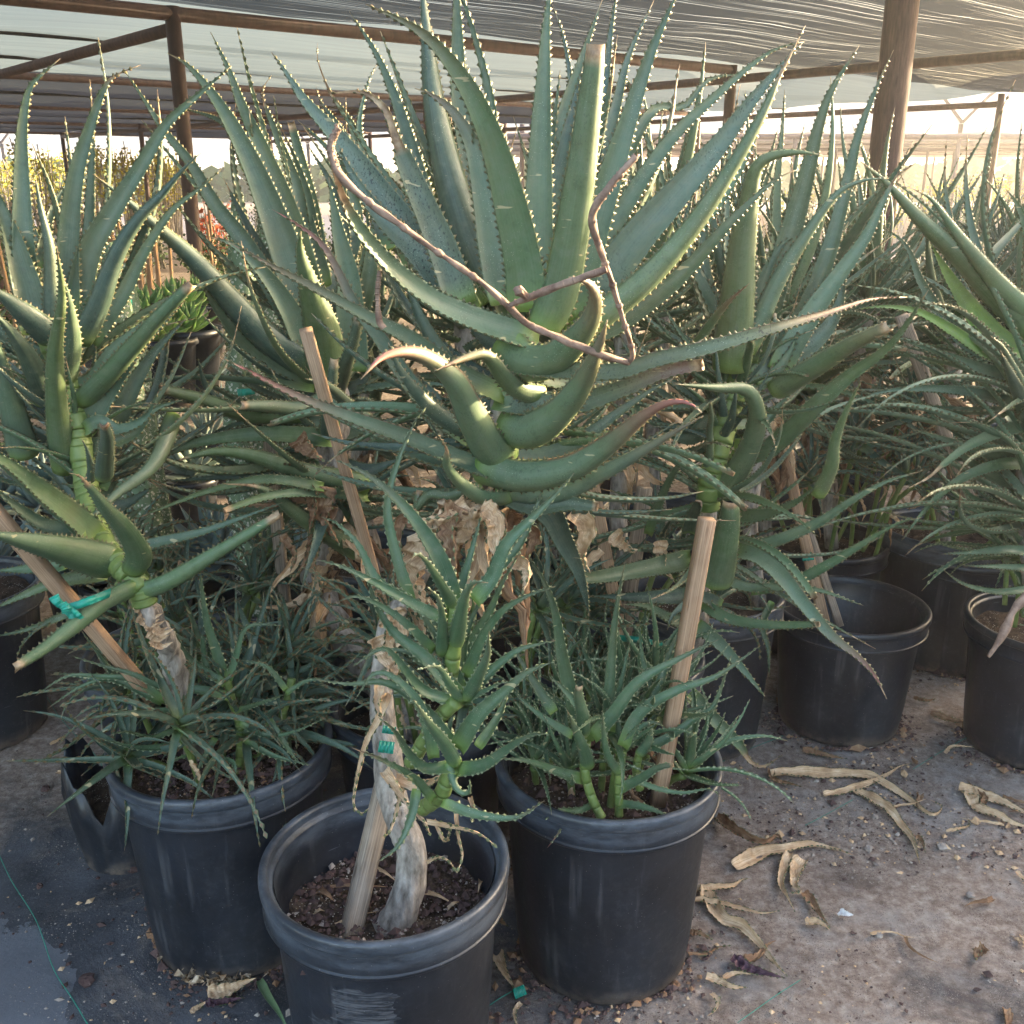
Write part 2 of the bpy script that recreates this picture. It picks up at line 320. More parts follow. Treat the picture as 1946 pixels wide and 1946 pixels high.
def cloth_mat(name, col, tr, streak):
    t = NT(name); ob = t.coord(); s_ = t.n('ShaderNodeUVMap').outputs[0]
    st = t.noise(t.map(s_, (.45, 11, 1)), 1, 5, .6, .3); st2 = t.noise(t.map(s_, (.3, 70, 1), (5, 2, 0)), 1, 3, .6)
    dif = t.n('ShaderNodeBsdfDiffuse'); trl = t.n('ShaderNodeBsdfTranslucent'); trn = t.n('ShaderNodeBsdfTransparent')
    c = t.mix(t.rng(st, .3, .7), tuple(x * .6 for x in col), col); t.val(dif, 0, c); t.val(trl, 0, t.mix(.5, c, tuple(min(1, x * 1.6) for x in col)))
    m1 = t.n('ShaderNodeMixShader'); m1.inputs[0].default_value = .5; t.l(dif, 0, m1, 1); t.l(trl, 0, m1, 2)
    m2 = t.n('ShaderNodeMixShader'); slit = t.rng(st2, .60, .68, tr, streak); t.val(m2, 0, slit); t.l(m1, 0, m2, 1); t.l(trn, 0, m2, 2)
    t.l(m2, 0, t.out, 0); return t.m
M['cloth'] = cloth_mat('shade_cloth', (.11, .135, .135), .05, .08)  # nearest bays: sky brightness painted into the cloth colour
M['clothDim'] = cloth_mat('dimmed_shade_cloth', (.018, .020, .026), .02, .1)  # same cloth, dimness of the low viewing angle painted into its colour
M['clothDimS'] = cloth_mat('dimmed_streaked_shade_cloth', (.010, .014, .019), .01, .5)  # same cloth with its dim look painted in; the streaks are see-through gaps
M['clothW'] = cloth_mat('white_plastic_sheet', (.80, .80, .78), .15, .3)
M['clothB'] = cloth_mat('brown_shade_cloth', (.26, .20, .17), .10, .5)
t = NT('cactus_skin'); uv = t.n('ShaderNodeUVMap').outputs[0]; ob = t.coord()
k = t.math('LESS_THAN', t.voro(t.map(ob, (1, 1, 1)), 75), .30)
M['cactus'] = t.fin(t.mix(t.math('MULTIPLY', k, .8), t.mix(t.noise(ob, 12), (.09, .15, .08), (.17, .24, .13)), (.62, .60, .50)), .7)
M['spine'] = simple('white_spines', (.55, .52, .44), (.8, .78, .7), 50)
M['yel'] = simple('yellow_foliage', (.36, .30, .02), (.62, .55, .05), 12, .6)
M['folG'] = simple('green_foliage', (.035, .07, .02), (.09, .15, .04), 6, .7)
M['folA'] = simple('grey_green_foliage', (.07, .10, .07), (.15, .19, .14), 4, .7)
M['red'] = simple('red_bloom', (.5, .08, .03), (.7, .16, .06), 12, .6)
M['peb'] = simple('pebble', (.14, .10, .085), (.46, .40, .34), 30, .9)
M['rock'] = simple('dark_clod', (.05, .028, .026), (.12, .075, .065), 60, .95)
M['paper'] = simple('white_chip', (.6, .57, .54), (.8, .78, .75), 30, .7)
M['bench'] = simple('pale_bench', (.3, .27, .24), (.5, .47, .42), 10)
# ---------------------------------------------------------------- leaf builder
def leaf_geo(mb, pts, W, hint, n=26, roll=0, thick=.115, chan=.20, tip='p', dry=0.0, red=0.0, teeth=(.0105, .0036), yb=.10, seed=0, crump=0.0, fold=0.0, basew=.86, toothred=.6):
    rnd = random.Random(seed)
    C_, L = catmull(pts, n)
    tv = [0, .25, .55, .8, 1.0]; ss = [-1, -.86, -.55, -.2, .2, .55, .86, 1]
    NS = len(ss); ring = NS * 2 - 2
    vs_, uv, lc, fs = [], [], [], []; edges = []; prevN = None
    ph = rnd.random() * 50
    for i, p in enumerate(C_):
        T = (C_[min(i + 1, n - 1)] - C_[max(i - 1, 0)]).normalized(); t = i / (n - 1)
        h = hint(p, T) if callable(hint) else hint
        N = h - T * h.dot(T)
        if prevN is not None: N = N.normalized() * .6 + (prevN - T * prevN.dot(T)) * .7
        N.normalize(); prevN = N.copy()
        rr = (roll if not isinstance(roll, tuple) else roll[0] + (roll[1] - roll[0]) * t) + .16 * mnoise.noise(Vector((ph, t * 3, 0)))
        N = Quaternion(T, rr) @ N; Sd = T.cross(N)
        if tip in 'pd': f = max(.018, (1 - t ** 1.38))
        elif tip == 'c': f = 1 - .58 * t ** 1.4
        else: f = 1 - .3 * t
        f *= min(1, basew + t * 2.2)
        dv = 0
        if dry: dv = min(1, max(0, (t - (1 - dry) + .03 * math.sin(ph + t * 40)) / .035 + .5))
        if tip == 'c' and t > .965: dv = 1
        elif tip == 'p' and yb: dv = max(0, min(1, (t - .955 - .02 * math.sin(seed)) / .02)) * .8
        w_ = W * f * (1 - .35 * dv * (tip == 'd')) * (1 + .04 * mnoise.noise(Vector((ph, t * 9, 3))))
        cr = crump + dv * (.35 if dry else .05)
        ch = chan * (1 + .7 * t) + fold
        th = thick * (1 + .55 * t) * (1 - .75 * dv * (dry > 0)) * (1 - .3 * dv)
        rg = red * max(0, (t - .55) / .45) ** 1.2 * (1 - dv)
        for side in (0, 1):
            rngs = range(NS) if side == 0 else range(NS - 2, 0, -1)
            for j in rngs:
                s_ = ss[j]
                z = ch * w_ * (s_ * s_ - .4)
                if side: z -= th * w_ * (max(0, 1 - s_ * s_)) ** .55 + .0006
                x = s_ * w_ / 2 * (1 - .25 * ch * s_ * s_)
                if cr:
                    q = Vector((ph + s_ * 1.3, t * 14, 7)); z += cr * w_ * mnoise.noise(q) * 1.3; x += cr * w_ * .5 * mnoise.noise(q + Vector((9, 0, 0)))
                vs_.append(p + Sd * x + N * z); uv.append(((s_ + 1) / 2, t))
                lc.append((dv, max(rg, red * .55 * (abs(s_) > .9) * (t > .3) * (1 - dv)), max(0, 1 - t / yb) ** 1.3 if yb else 0))
        edges.append((vs_[-ring].copy(), vs_[-ring + NS - 1].copy(), T, Sd, N, f, dv))
    for i in range(n - 1):
        for j in range(ring):
            k = (j + 1) % ring; fs.append((i * ring + j, (i + 1) * ring + j, (i + 1) * ring + k, i * ring + k))
    fs.append(tuple(range(ring))); 
    endi = (n - 1) * ring
    if tip == 'c':   # a hollow, browned cut
        c_ = sum((Vector(vs_[endi + j]) for j in range(ring)), Vector()) / ring - T * W * .12
        vs_.append(c_); uv.append((.5, 1)); lc.append((1, 0, 0))
        for j in range(ring): fs.append((endi + j, len(vs_) - 1, endi + (j + 1) % ring))
    else: fs.append(tuple(endi + j for j in range(ring))[::-1])
    mb.add(vs_, fs, 0, uv, lc)
    if teeth and teeth[0]:
        sp, hs = teeth; s_ = sp * 2
        while s_ < L * .985:
            x = s_ / L * (n - 1); i = min(int(x), n - 2); u = x - i
            A, B = edges[i], edges[i + 1]
            if B[6] < .6 or rnd.random() < .6:
                for e, sg in ((0, -1), (1, 1)):
                    p = A[e].lerp(B[e], u); T, Sd, N = A[2], A[3], A[4]
                    ff = .55 + .45 * A[5]; h_ = hs * ff * rnd.uniform(.6, 1.2); b = sp * .36
                    p = p + T * rnd.uniform(-.25, .25) * sp
                    o = Sd * sg; q = p - o * h_ * .25
                    tipp = p + o * h_ + T * h_ * .45 + N * h_ * .25
                    bl = (0, 0, 0); tl = (0, min(1, toothred + A[6]), 0)
                    mb.add([q - T * b, q + N * b * .6, q + T * b, q - N * b * .6, tipp], [(0, 1, 4), (1, 2, 4), (2, 3, 4), (3, 0, 4)], 1, [(.5, .5)] * 5, [bl] * 4 + [tl])
            s_ += sp * rnd.uniform(.88, 1.12)
    return C_
_seed = [0]
def TL(parent, z, pts, w, d0, d1, mat='leaf', side=1, roll=0, tip='p', dry=0.0, red=0.0, up=.45, dm=0.0, wf=1.06, name='leaf', teeth=(.0108, .0046), label=None, **k):
    """a leaf followed along its midrib, base first; d0/d1 distances of base and tip"""
    _seed[0] += 1
    d0 = d0 + .35 * max(0, d1 - d0)
    n = len(pts); lens = [0]
    for a, b in zip(pts, pts[1:]): lens.append(lens[-1] + math.dist(a, b))
    P = []
    for (x, y), l in zip(pts, lens):
        t = l / lens[-1]; P.append(atZ(z, x, y, d0 + (d1 - d0) * t + dm * math.sin(math.pi * t)))
    W = wf * w / K / F * depth_of(P[len(P) // 3])
    upv = Vector((0, 0, 1))
    def hint(p, T):
        v = (CAM - p).normalized(); return v * side + upv * up
    mb = MB(); leaf_geo(mb, P, W, hint, roll=roll, tip=tip, dry=dry, red=red, teeth=teeth, seed=_seed[0], n=30, **k)
    tm = 'toothP' if mat in ('pup', 'pupD') else 'tooth'
    o = mb.build(name, [M[mat], M[tm]], parent)
    if label: o['label'] = label
    return o
# generic leaves, along +X with the upper side to +Z; shared mesh data for copies
def variants(kind, mat, n, L, W, curves, teeth, tm='tooth', **k):
    out = []
    for i in range(n):
        rnd = random.Random(kind + str(i)); cv = rnd.choice(curves); l = L * rnd.uniform(.8, 1.1)
        P = []; a = 0; p = Vector((0, 0, 0)); sy = rnd.uniform(-.35, .35)
        for s in range(7):
            P.append(p.copy()); a = cv[0] + (cv[1] - cv[0]) * (s / 6) ** 1.3
            p = p + Vector((math.cos(a), sy * s / 6 + rnd.uniform(-.05, .05), math.sin(a))) * l / 6
        kk = dict(k)
        if 'tips' in kk: tip, dry = rnd.choice(kk.pop('tips'))
        else: tip, dry = 'p', 0
        mb = MB(); leaf_geo(mb, P, W * rnd.uniform(.85, 1.15), Vector((-.25, 0, 1)), tip=tip, dry=dry, seed=i + 7, teeth=teeth, n=kk.pop('nn', 18), roll=rnd.uniform(-.35, .35), **kk)
        out.append(mb.mesh(kind + '_leaf', [M[mat], M[tm]]))
    return out
def rosette(parent, c, vs_, n, e0, e1, rnd, s0=.7, s1=1.05, h=.0, az0=0, lean=(0, 0), name='leaf', azlim=None):
    """n leaves round the local point c, inner ones steeper (e1) and outer ones lower (e0)"""
    base = Matrix.Translation(c) @ Matrix.Rotation(lean[0], 4, 'X') @ Matrix.Rotation(lean[1], 4, 'Y')
    for i in range(n):
        t = i / max(1, n - 1); az = az0 + i * 2.39996 + rnd.uniform(-.25, .25); el = e0 + (e1 - e0) * t + rnd.uniform(-.12, .12)
        if azlim: az = R(rnd.uniform(*azlim))
        s = (s0 + (s1 - s0) * (1 - abs(t - .4) * 1.2)) * rnd.uniform(.88, 1.1)
        m = base @ Matrix.Translation((0, 0, h * t)) @ Matrix.Rotation(az, 4, 'Z') @ Matrix.Rotation(-el, 4, 'Y') @ Matrix.Rotation(rnd.uniform(-.3, .3), 4, 'X') @ Matrix.Scale(s, 4)
        addmesh(name, rnd.choice(vs_), parent, m)
VB = variants('big', 'leaf', 9, .55, .050, [(R(0), R(35)), (R(5), R(-30)), (R(0), R(15)), (R(-5), R(50)), (R(0), R(-5))], (.014, .0042), tips=[('p', 0), ('p', 0), ('p', 0), ('d', .08), ('d', .14)], nn=18)
VB += variants('bigO', 'leafO', 4, .52, .048, [(R(0), R(35)), (R(5), R(-30)), (R(0), R(15))], (.014, .0042), tips=[('p', 0), ('p', 0), ('d', .06)], nn=18)
VL = variants('low', 'leafG', 6, .36, .036, [(R(10), R(-40)), (R(0), R(30)), (R(10), R(-20))], (.014, .004), tips=[('p', 0), ('c', 0), ('d', .2)], nn=16)
VN = variants('narrow', 'leaf', 8, .46, .034, [(R(0), R(35)), (R(5), R(-30)), (R(0), R(15)), (R(-5), R(60))], (.013, .0036), tips=[('p', 0), ('p', 0), ('d', .15)], nn=18)
VK = variants('dark', 'leafD', 5, .34, .036, [(R(0), R(35)), (R(5), R(-40)), (R(0), R(60))], (.013, .0036), tips=[('p', 0), ('p', 0), ('c', 0)], nn=16)
def fill(parent, pts, n, e0, e1, vs_, az=(0, 360), s0=.8, s1=1.1, seed=1):
    for k, p in enumerate(pts): rosette(parent, p - parent.location, vs_, n, R(e0), R(e1), random.Random(seed * 31 + k), s0, s1, h=.02, azlim=az)
# ---------------------------------------------------------------- the setting
def ground():
    mb = MB(); nx, ny = 150, 130
    xs = [math.copysign(abs(u) ** 2.6 * 150 + abs(u) * 2.2, u) for u in np.linspace(-1, 1, nx)]
    ys = [-3 + 9 * v if v < .6 else 2.4 + (v - .6) * 9 + ((v - .6) / .4) ** 3 * 300 for v in np.linspace(0, 1, ny)]
    vs_ = []
    for y in ys:
        for x in xs:
            r = math.hypot(x, y)
            z = .006 * mnoise.noise(Vector((x * 2.5, y * 2.5, 0))) + .004 * mnoise.noise(Vector((x * 8, y * 8, 3))) if r < 8 else 0
            vs_.append((x, y, z))
    fs = [(j * nx + i, j * nx + i + 1, (j + 1) * nx + i + 1, (j + 1) * nx + i) for j in range(ny - 1) for i in range(nx - 1)]
    mb.add(vs_, fs); return tag(mb.build('ground', M['ground']), kind='structure')
ground()
ROOF = 2.49
C0 = plane(1391, 124, ROOF); C0.z = 0; LP = plane(326, 12, ROOF); LP.z = 0
BA, BB = (C0 - LP).length, 4.8; A_ = (C0 - LP).normalized(); B_ = Vector((-A_.y, A_.x, 0))
print('grid', C0, LP, A_, BA)
def gp(i, j, z=ROOF): p = C0 + A_ * (i * BA) + B_ * (j * BB); return Vector((p.x, p.y, z))
GRP = 'posts and rails of the shade house'
def pipe(a, b, r, label, name='roof_pipe', cat='pipe', mat='rust', group=GRP):
    mb = MB(); tube(mb, [a - a, b - a], [r, r], 12, 4)
    o = mb.build(name, M[mat]); o.location = a; return tag(o, label, cat, group)
labs = 'rusty brown horizontal pipe carrying the grey shade cloth'
Z3 = Vector((0, 0, .05))
I0, I1, J1 = -5, 1, 4
for j in range(0, J1 + 1):
    z = Vector((0, 0, -.04))
    if j == 0: pipe(gp(I0, 0) + z, gp(0, 0) + z, .042, 'long dark pipe crossing above all the aloes from top left to the corner post')
    else: pipe(gp(I0, j) + z, gp(I1, j) + z, .034, labs)
for i in range(I0, I1 + 1):
    z = Vector((0, 0, -.12))
    j0 = -1 if i in (0,) else 0
    pipe(gp(i, j0) + z, gp(i, J1) + z, .038, {-1: 'rusty pipe slanting down to the left from the left post', 0: 'thick rusty pipe running from the corner post to the right edge'}.get(i, labs), group=None if i in (-1, 0) else GRP)
for j in range(0, J1):
    for f in ((.5,) if j else (.33, .66)):
        pipe(gp(I0, j + f) + Vector((0, 0, -.03)), gp(I1, j + f) + Vector((0, 0, -.03)), .018, 'thin dark cable strung under the grey shade cloth', 'roof_cable', 'cable', 'cable', 'cables under the shade cloth')
def post(p, r, label, group=None, top=ROOF, mat='rust', seg=14):
    mb = MB(); tube(mb, [(0, 0, -.1), (0, 0, 1.2), (0, 0, top)], [r, r, r], seg, 8)
    o = mb.build('post', M[mat]); o.location = (p.x, p.y, 0); return tag(o, label, 'post', group)
for i in range(I0, I1 + 1):
    for j in range(0, J1 + 1):
        if (i, j) == (-1, 0): post(gp(i, j), .045, 'reddish steel post left of centre, nearest post on the left')
        elif (i, j) == (0, 0): post(gp(i, j), .05, 'dark corner post behind the right aloe leaves where two rails meet')
        else: post(gp(i, j), .045, 'distant rusty post holding up the shade cloth', 'distant posts of the shade house')
pp = at(*S(3, 1240, 500), 4.4)
mb = MB(); tube(mb, [(0, 0, -.1), (0, 0, 1.5), (0, 0, 3.0)], [.068, .066, .064], 24, 24, rough=.03)
o = mb.build('post', M['post']); o.location = (pp.x, pp.y, 0); tag(o, 'thick rust brown post on the right, running out of the top', 'post')
# shade cloth: one sheet sagging between pipes and cables
def cloth(name, i0, i1, j0, j1, mat, label, sag=.10, group=None, z0=ROOF, ns=14, bulge=0):
    mb = MB(); nu = (i1 - i0) * ns; nv = int((j1 - j0) * ns * 1.4); vs_, uv = [], []
    for b in range(nv + 1):
        for a in range(nu + 1):
            i = i0 + (i1 - i0) * a / nu; j = j0 + (j1 - j0) * b / nv; p = gp(i, j, 0)
            fj = (j * 2) % 1; fi = i % 1
            s = sag * (4 * fj * (1 - fj)) * (.55 + .45 * math.sin(math.pi * fi)) + bulge * math.sin(math.pi * fi) * math.sin(math.pi * (j % 1))
            s += .035 * mnoise.noise(Vector((i * 4, j * 9, 0)))
            vs_.append((p.x, p.y, z0 + .02 - s)); uv.append((i * BA, j * BB))
    fs = [(b * (nu + 1) + a, b * (nu + 1) + a + 1, (b + 1) * (nu + 1) + a + 1, (b + 1) * (nu + 1) + a) for b in range(nv) for a in range(nu)]
    mb.add(vs_, fs, 0, uv); return tag(mb.build(name, M[mat]), label, 'shade cloth', group)
cloth('shade_cloth', I0, I1, 0, 1, 'cloth', 'grey green shade cloth, painted paler for sky light, over the nearest bays, behind the left post')
cloth('shade_cloth', I0, I1, 1, J1, 'clothDim', 'grey shade cloth over the farther bays, painted darker for the low viewing angle')
cloth('shade_cloth', -3, I1, -1, 0, 'clothDimS', 'streaked shade cloth roof panel nearest the camera, dimness painted in, above the central aloe', sag=.05)
# ---------------------------------------------------------------- pots
RT, HP = .2225, .46
def pot_mesh(seed=0, soil=.06, mat='pot', r=RT, h=HP, chew=0):
    """body with wall thickness and inner rings, rolled rim band, soil"""
    s = r / RT; k = h / .42
    body = MB(); prof = [(0, .004), (.165 * s, .004), (.174 * s, .012), (.176 * s, .03 * k)]
    for z in (.08, .16, .24, .31, .362): prof.append((.176 * s + (z / .42) * .029 * s, z * k))
    lathe(body, prof, 72, wob=.012, seed=seed)
    inn = [(.196 * s, .40 * k), (.192 * s, .35 * k), (.1895 * s, .347 * k), (.1895 * s, .338 * k), (.1865 * s, .335 * k), (.1865 * s, .315 * k), (.184 * s, .312 * k), (.172 * s, .08 * k), (.165 * s, .02)]
    lathe(body, inn, 72, wob=.012, seed=seed)
    rim = MB()
    rp = [(q_[0] * s, q_[1] * k) for q_ in ((.200, .3585), (.2165, .3570), (.2192, .3575), (.2196, .3585), (.2196, .3615), (.2190, .3625), (.2168, .3628), (.2164, .3640), (.2180, .3960), (.2184, .3985), (.2215, .4000), (.2228, .4020), (.2234, .4090), (.2222, .4160), (.2190, .4195), (.2140, .4200), (.2085, .4180), (.2062, .4140), (.2055, .4060), (.2035, .4040), (.1990, .4030), (.1975, .3850))]
    lathe(rim, rp, 96, wob=.016, seed=seed)
    so_ = MB(); N = 30; vs_ = [(0, 0, h - soil)]; fs = []
    rs = .172 * s + (h - soil) / h * .024 * s
    for a in range(1, N + 1):
        for b in range(48):
            an = 2 * math.pi * b / 48; q = rs * a / N; x, y = q * math.cos(an), q * math.sin(an)
            vs_.append((x, y, h - soil + .014 * mnoise.noise(Vector((x * 18 + seed, y * 18, 0))) + .008 * mnoise.noise(Vector((x * 60, y * 60, seed))) + .006 * (a / N) ** 4))
    for b in range(48): fs.append((0, 1 + b, 1 + (b + 1) % 48))
    for a in range(N - 1):
        for b in range(48): o = 1 + a * 48; fs.append((o + b, o + 48 + b, o + 48 + (b + 1) % 48, o + (b + 1) % 48))
    so_.add(vs_, fs)
    return body, rim, so_
def pot(x, y, label, seed=0, soil=.06, mat='pot', group=None, rot=0, r=RT, h=HP, empty_=False, tilt=0):
    e = empty('plant_pot', (x, y, 0), label, 'pot', group); e.rotation_euler = (tilt, 0, rot)
    b, ri, so_ = pot_mesh(seed, soil, mat, r, h)
    for nm, m_, ml in (('body', b, mat), ('rim', ri, mat), ('soil', so_, 'soil')):
        o = m_.build(nm, M[ml], None, org=(0, 0, 0)); o.parent = e
    return e
def potat(sx, sy, *a, h=HP, **k): p = plane(sx, sy, h); return pot(p.x, p.y, *a, h=h, **k)
PL = potat(420, 1403, 'left black pot with a chewed hole at its base, full of small spiny offsets', seed=3, soil=.045)
PF = potat(731, 1626, 'black nursery pot at the front with scratched side, grey trunk and stake standing in it', seed=8, soil=.125, mat='potS', r=.208)
PR = potat(1156, 1434, 'black nursery pot right of the front pot, spiny green offsets spilling over its rim', seed=14, soil=.07)
PM = pot(-.20, 1.955, 'black nursery pot mostly hidden between the left pot and the front pot', seed=21, soil=.10, r=.2)
PB = pot(-.80, 2.19, 'black nursery pot behind the left pot, its rim showing on the left', seed=25, soil=.05, mat='potD')
PQ = pot(.235, 2.18, 'black nursery pot behind the right front pot, only its rim edge showing', seed=28, soil=.09)
PE = potat(*S(6, 1020, 1505), 'black nursery pot right of centre, nearly empty with two leaning stakes', seed=31, soil=.18, mat='potD', r=.217, h=.38)
PG = potat(*S(6, 885, 1165), 'dusty black nursery pot behind the nearly empty one', seed=35, soil=.05, mat='potD', r=.21, h=.40)
PH = potat(*S(6, 1650, 1205), 'black nursery pot behind the two right hand pots, partly hidden by leaves', seed=38, soil=.06, mat='potD', r=.217, h=.40)
PI_ = potat(*S(6, 2070, 1590), 'black nursery pot cut off by the right edge, dead leaf lying at its foot', seed=41, soil=.06, mat='potD', r=.217, h=.39)
PK = potat(*S(6, 250, 1420), 'black nursery pot in the shadow behind the right aloe, left of the nearly empty pot', seed=44, soil=.08)
# torn pot stub beside the left pot
tp = gnd(7, 660, 1050)
te = empty('torn_pot', (tp.x + .0, tp.y + .03, 0), 'torn piece of a small black pot squeezed against the left pot', 'pot')
mb = MB(); mb2 = MB()
prof = [(.10, .0), (.118, .13), (.128, .24), (.124, .24), (.112, .13), (.095, .0)]
lathe(mb, prof, 30, arc=.6, a0=R(120))
for i, v in enumerate(mb.v):
    an = math.atan2(v[1], v[0]); mb.v[i] = (v[0], v[1], v[2] * (.95 + .22 * math.sin(an * 5) + .1 * math.sin(an * 13)))
o = mb.build('body', M['potD'], None, org=(0, 0, 0)); o.parent = te
lathe(mb2, [(.0, .14), (.06, .145), (.114, .14)], 24); o = mb2.build('soil', M['soil'], None, org=(0, 0, 0)); o.parent = te
# chewed crust at the foot of the left pot
mb = MB(); rr = random.Random(4)
for k in range(90):
    an = R(rr.gauss(-98, 16)); z = abs(rr.gauss(0, .016)) + .006; p = Vector((math.cos(an) * .1795, math.sin(an) * .1795, z)); s = rr.uniform(.004, .012) * (1.2 - z * 12)
    if s < .002: continue
    vs_ = [p + Vector((rr.uniform(-1, 1), rr.uniform(-1, 1), rr.uniform(-1, 1))) * s for _ in range(5)] ; mb.add(vs_, [(0, 1, 2), (0, 2, 3), (0, 3, 4), (1, 2, 4), (1, 3, 4)])
o = mb.build('crust', M['tan'], None, org=(0, 0, 0)); o.parent = PL
# ---------------------------------------------------------------- stakes and ties
def stake(a, b, wx, wy, label, mat='wood', twist=.5, group=None, split=False):
    mb = MB(); box_between(mb, Vector((0, 0, 0)), b - a, wx, wy, twist, rnd=.12)
    o = mb.build('wooden_stake', M[mat]); o.location = a; return tag(o, label, 'stake', group)
def spx(w, p): return w / K / F * depth_of(p)
a = atZ(8, 165, 1395, PF.location.y - .04); a.z = HP - .14; b = atZ(8, 385, 610, PF.location.y + .10)
stake(a, b, .034, .026, 'weathered grooved wooden stake leaning beside the grey trunk in the front pot', 'woodO', .9)
a = atZ(4, 1900, 1130, 1.78); b = atZ(4, 1605, 75, 1.62); stake(a + (a - b) * .9, b, .021, .018, 'pale square stake left of the central aloe, its top against the dark rosette')
a = atZ(7, 720, 130, 1.70); b = atZ(4, -120, 920, 1.5); stake(a + (a - b) * .12, b, .026, .019, 'leaning stake at the left edge tied with green ribbon', 'wood', .2)
a = plane(*S(8, 1790, 780), .40); b = atZ(6, 270, 1065, a.y - .02); stake(a, b, .027, .022, 'upright split stake in the right front pot, its pale top catching the sun', 'wood', .4)
a = atZ(5, 1640, 1500, 2.1); b = atZ(5, 1725, 900, 2.1); stake(a + (a - b) * .8, b, .033, .022, 'brown stake in shade between the central and right aloes', 'woodO', .2)
a = atZ(5, 1560, 1450, 2.0); b = atZ(5, 1380, 480, 2.0); stake(a + (a - b) * .6, b, .026, .02, 'stake under the central rosette half covered by dead leaves', 'wood', .3)
a = atZ(6, 890, 1640, PE.location.y + .02); b = atZ(6, 640, 560, PE.location.y + .12); stake(a, b, .03, .022, 'pale stake leaning in the nearly empty pot, tied with a thin green strip', 'wood', .3)
a = atZ(6, 965, 1630, PE.location.y + .04); b = atZ(6, 780, 1050, PE.location.y + .16); stake(a, b, .022, .022, 'shorter brown stake leaning in the nearly empty pot', 'woodO', .3)
a = atZ(6, 1480, 520, 2.7); b = atZ(6, 1290, 0, 2.7); stake(a + (a - b) * 1.2, b, .034, .026, 'pale stake slanting behind the leaves painted sun yellow at the right', 'woodO', .2)
a = atZ(4, 1480, 1350, 2.2); b = atZ(4, 1410, 600, 2.2); stake(a + (a - b) * .4, b, .026, .02, 'dark stake deep in shade behind the left pot offsets', 'woodO', .2)
a = atZ(4, 400, 350, 2.1); b = atZ(1, 290, 1240, 2.2); stake(a + (a - b) * .9, b, .02, .015, 'thin stake behind the left aloe rosette', 'woodO', .2)
def ribbon(name, ptsets, label, wid=.009):
    e = empty(name, ptsets[0][0][0], label, 'ribbon')
    mb = MB()
    for pts, w0, w1 in ptsets:
        C_, L = catmull(pts, 16); vs_, fs = [], []
        for i, p in enumerate(C_):
            T = (C_[min(i + 1, 15)] - C_[max(i - 1, 0)]).normalized(); v = (CAM - p).normalized(); Sd = T.cross(v).normalized(); ww = w0 + (w1 - w0) * i / 15
            for q in (-1, -.3, .3, 1): vs_.append(p + Sd * q * ww / 2 + v * (.003 if abs(q) < .5 else 0) + v * .002 * math.sin(i * 1.7 + q))
            for q in (1, -1): vs_.append(p + Sd * q * ww / 2 - v * .0012)
        for i in range(15):
            for j in range(6): fs.append((i * 6 + j, i * 6 + (j + 1) % 6, i * 6 + 6 + (j + 1) % 6, i * 6 + 6 + j))
        mb.add(vs_, fs)
    mb.build('band', M['tape'], e); return e
d = 1.45
ribbon('green_ribbon', [([atZ(4, 720, 1395, 1.6), atZ(4, 560, 1460, 1.5), atZ(4, 430, 1510, d), atZ(4, 340, 1535, d)], .014, .012),
                        ([atZ(4, 345, 1535, d), atZ(4, 300, 1500, d - .01), atZ(4, 280, 1470, d)], .010, .016),
                        ([atZ(4, 340, 1540, d), atZ(4, 385, 1580, d - .01), atZ(4, 375, 1640, d)], .010, .02),
                        ([atZ(4, 360, 1530, d - .01), atZ(4, 410, 1570, d - .01), atZ(4, 435, 1600, d)], .008, .01),
                        ([atZ(4, 325, 1510, d - .015), atZ(4, 345, 1535, d - .02), atZ(4, 350, 1560, d - .015)], .014, .014)], 'green ribbon knotted round the left stake and the left aloe trunk')
ribbon('green_ribbon', [([atZ(8, 330, 475, 1.36), atZ(8, 410, 485, 1.36)], .018, .018), ([atZ(8, 350, 385, 1.37), atZ(8, 420, 395, 1.37)], .012, .012)], 'green tape wrapped round the grey trunk above the front pot')
ribbon('green_ribbon', [([atZ(5, 1585, 1690, 1.9), atZ(5, 1700, 1700, 1.85), atZ(5, 1820, 1725, 1.9)], .014, .009)], 'green tie between the right hand stakes')
ribbon('green_ribbon', [([atZ(6, 770, 1280, 2.63), atZ(6, 830, 1275, 2.62)], .008, .006), ([atZ(6, 800, 1285, 2.63), atZ(6, 815, 1240, 2.62)], .006, .004)], 'thin green tie on the pale stake of the nearly empty pot')
ribbon('green_ribbon', [([atZ(5, 640, 1160, 1.75), atZ(5, 700, 1200, 1.75), atZ(5, 760, 1200, 1.75)], .016, .012)], 'green ribbon showing between the dried leaves of the central trunk')
ribbon('green_ribbon', [([gnd(8, 1040, 1775, .012), gnd(8, 1100, 1750, .014)], .02, .018)], 'scrap of green ribbon on the ground between the two front pots')
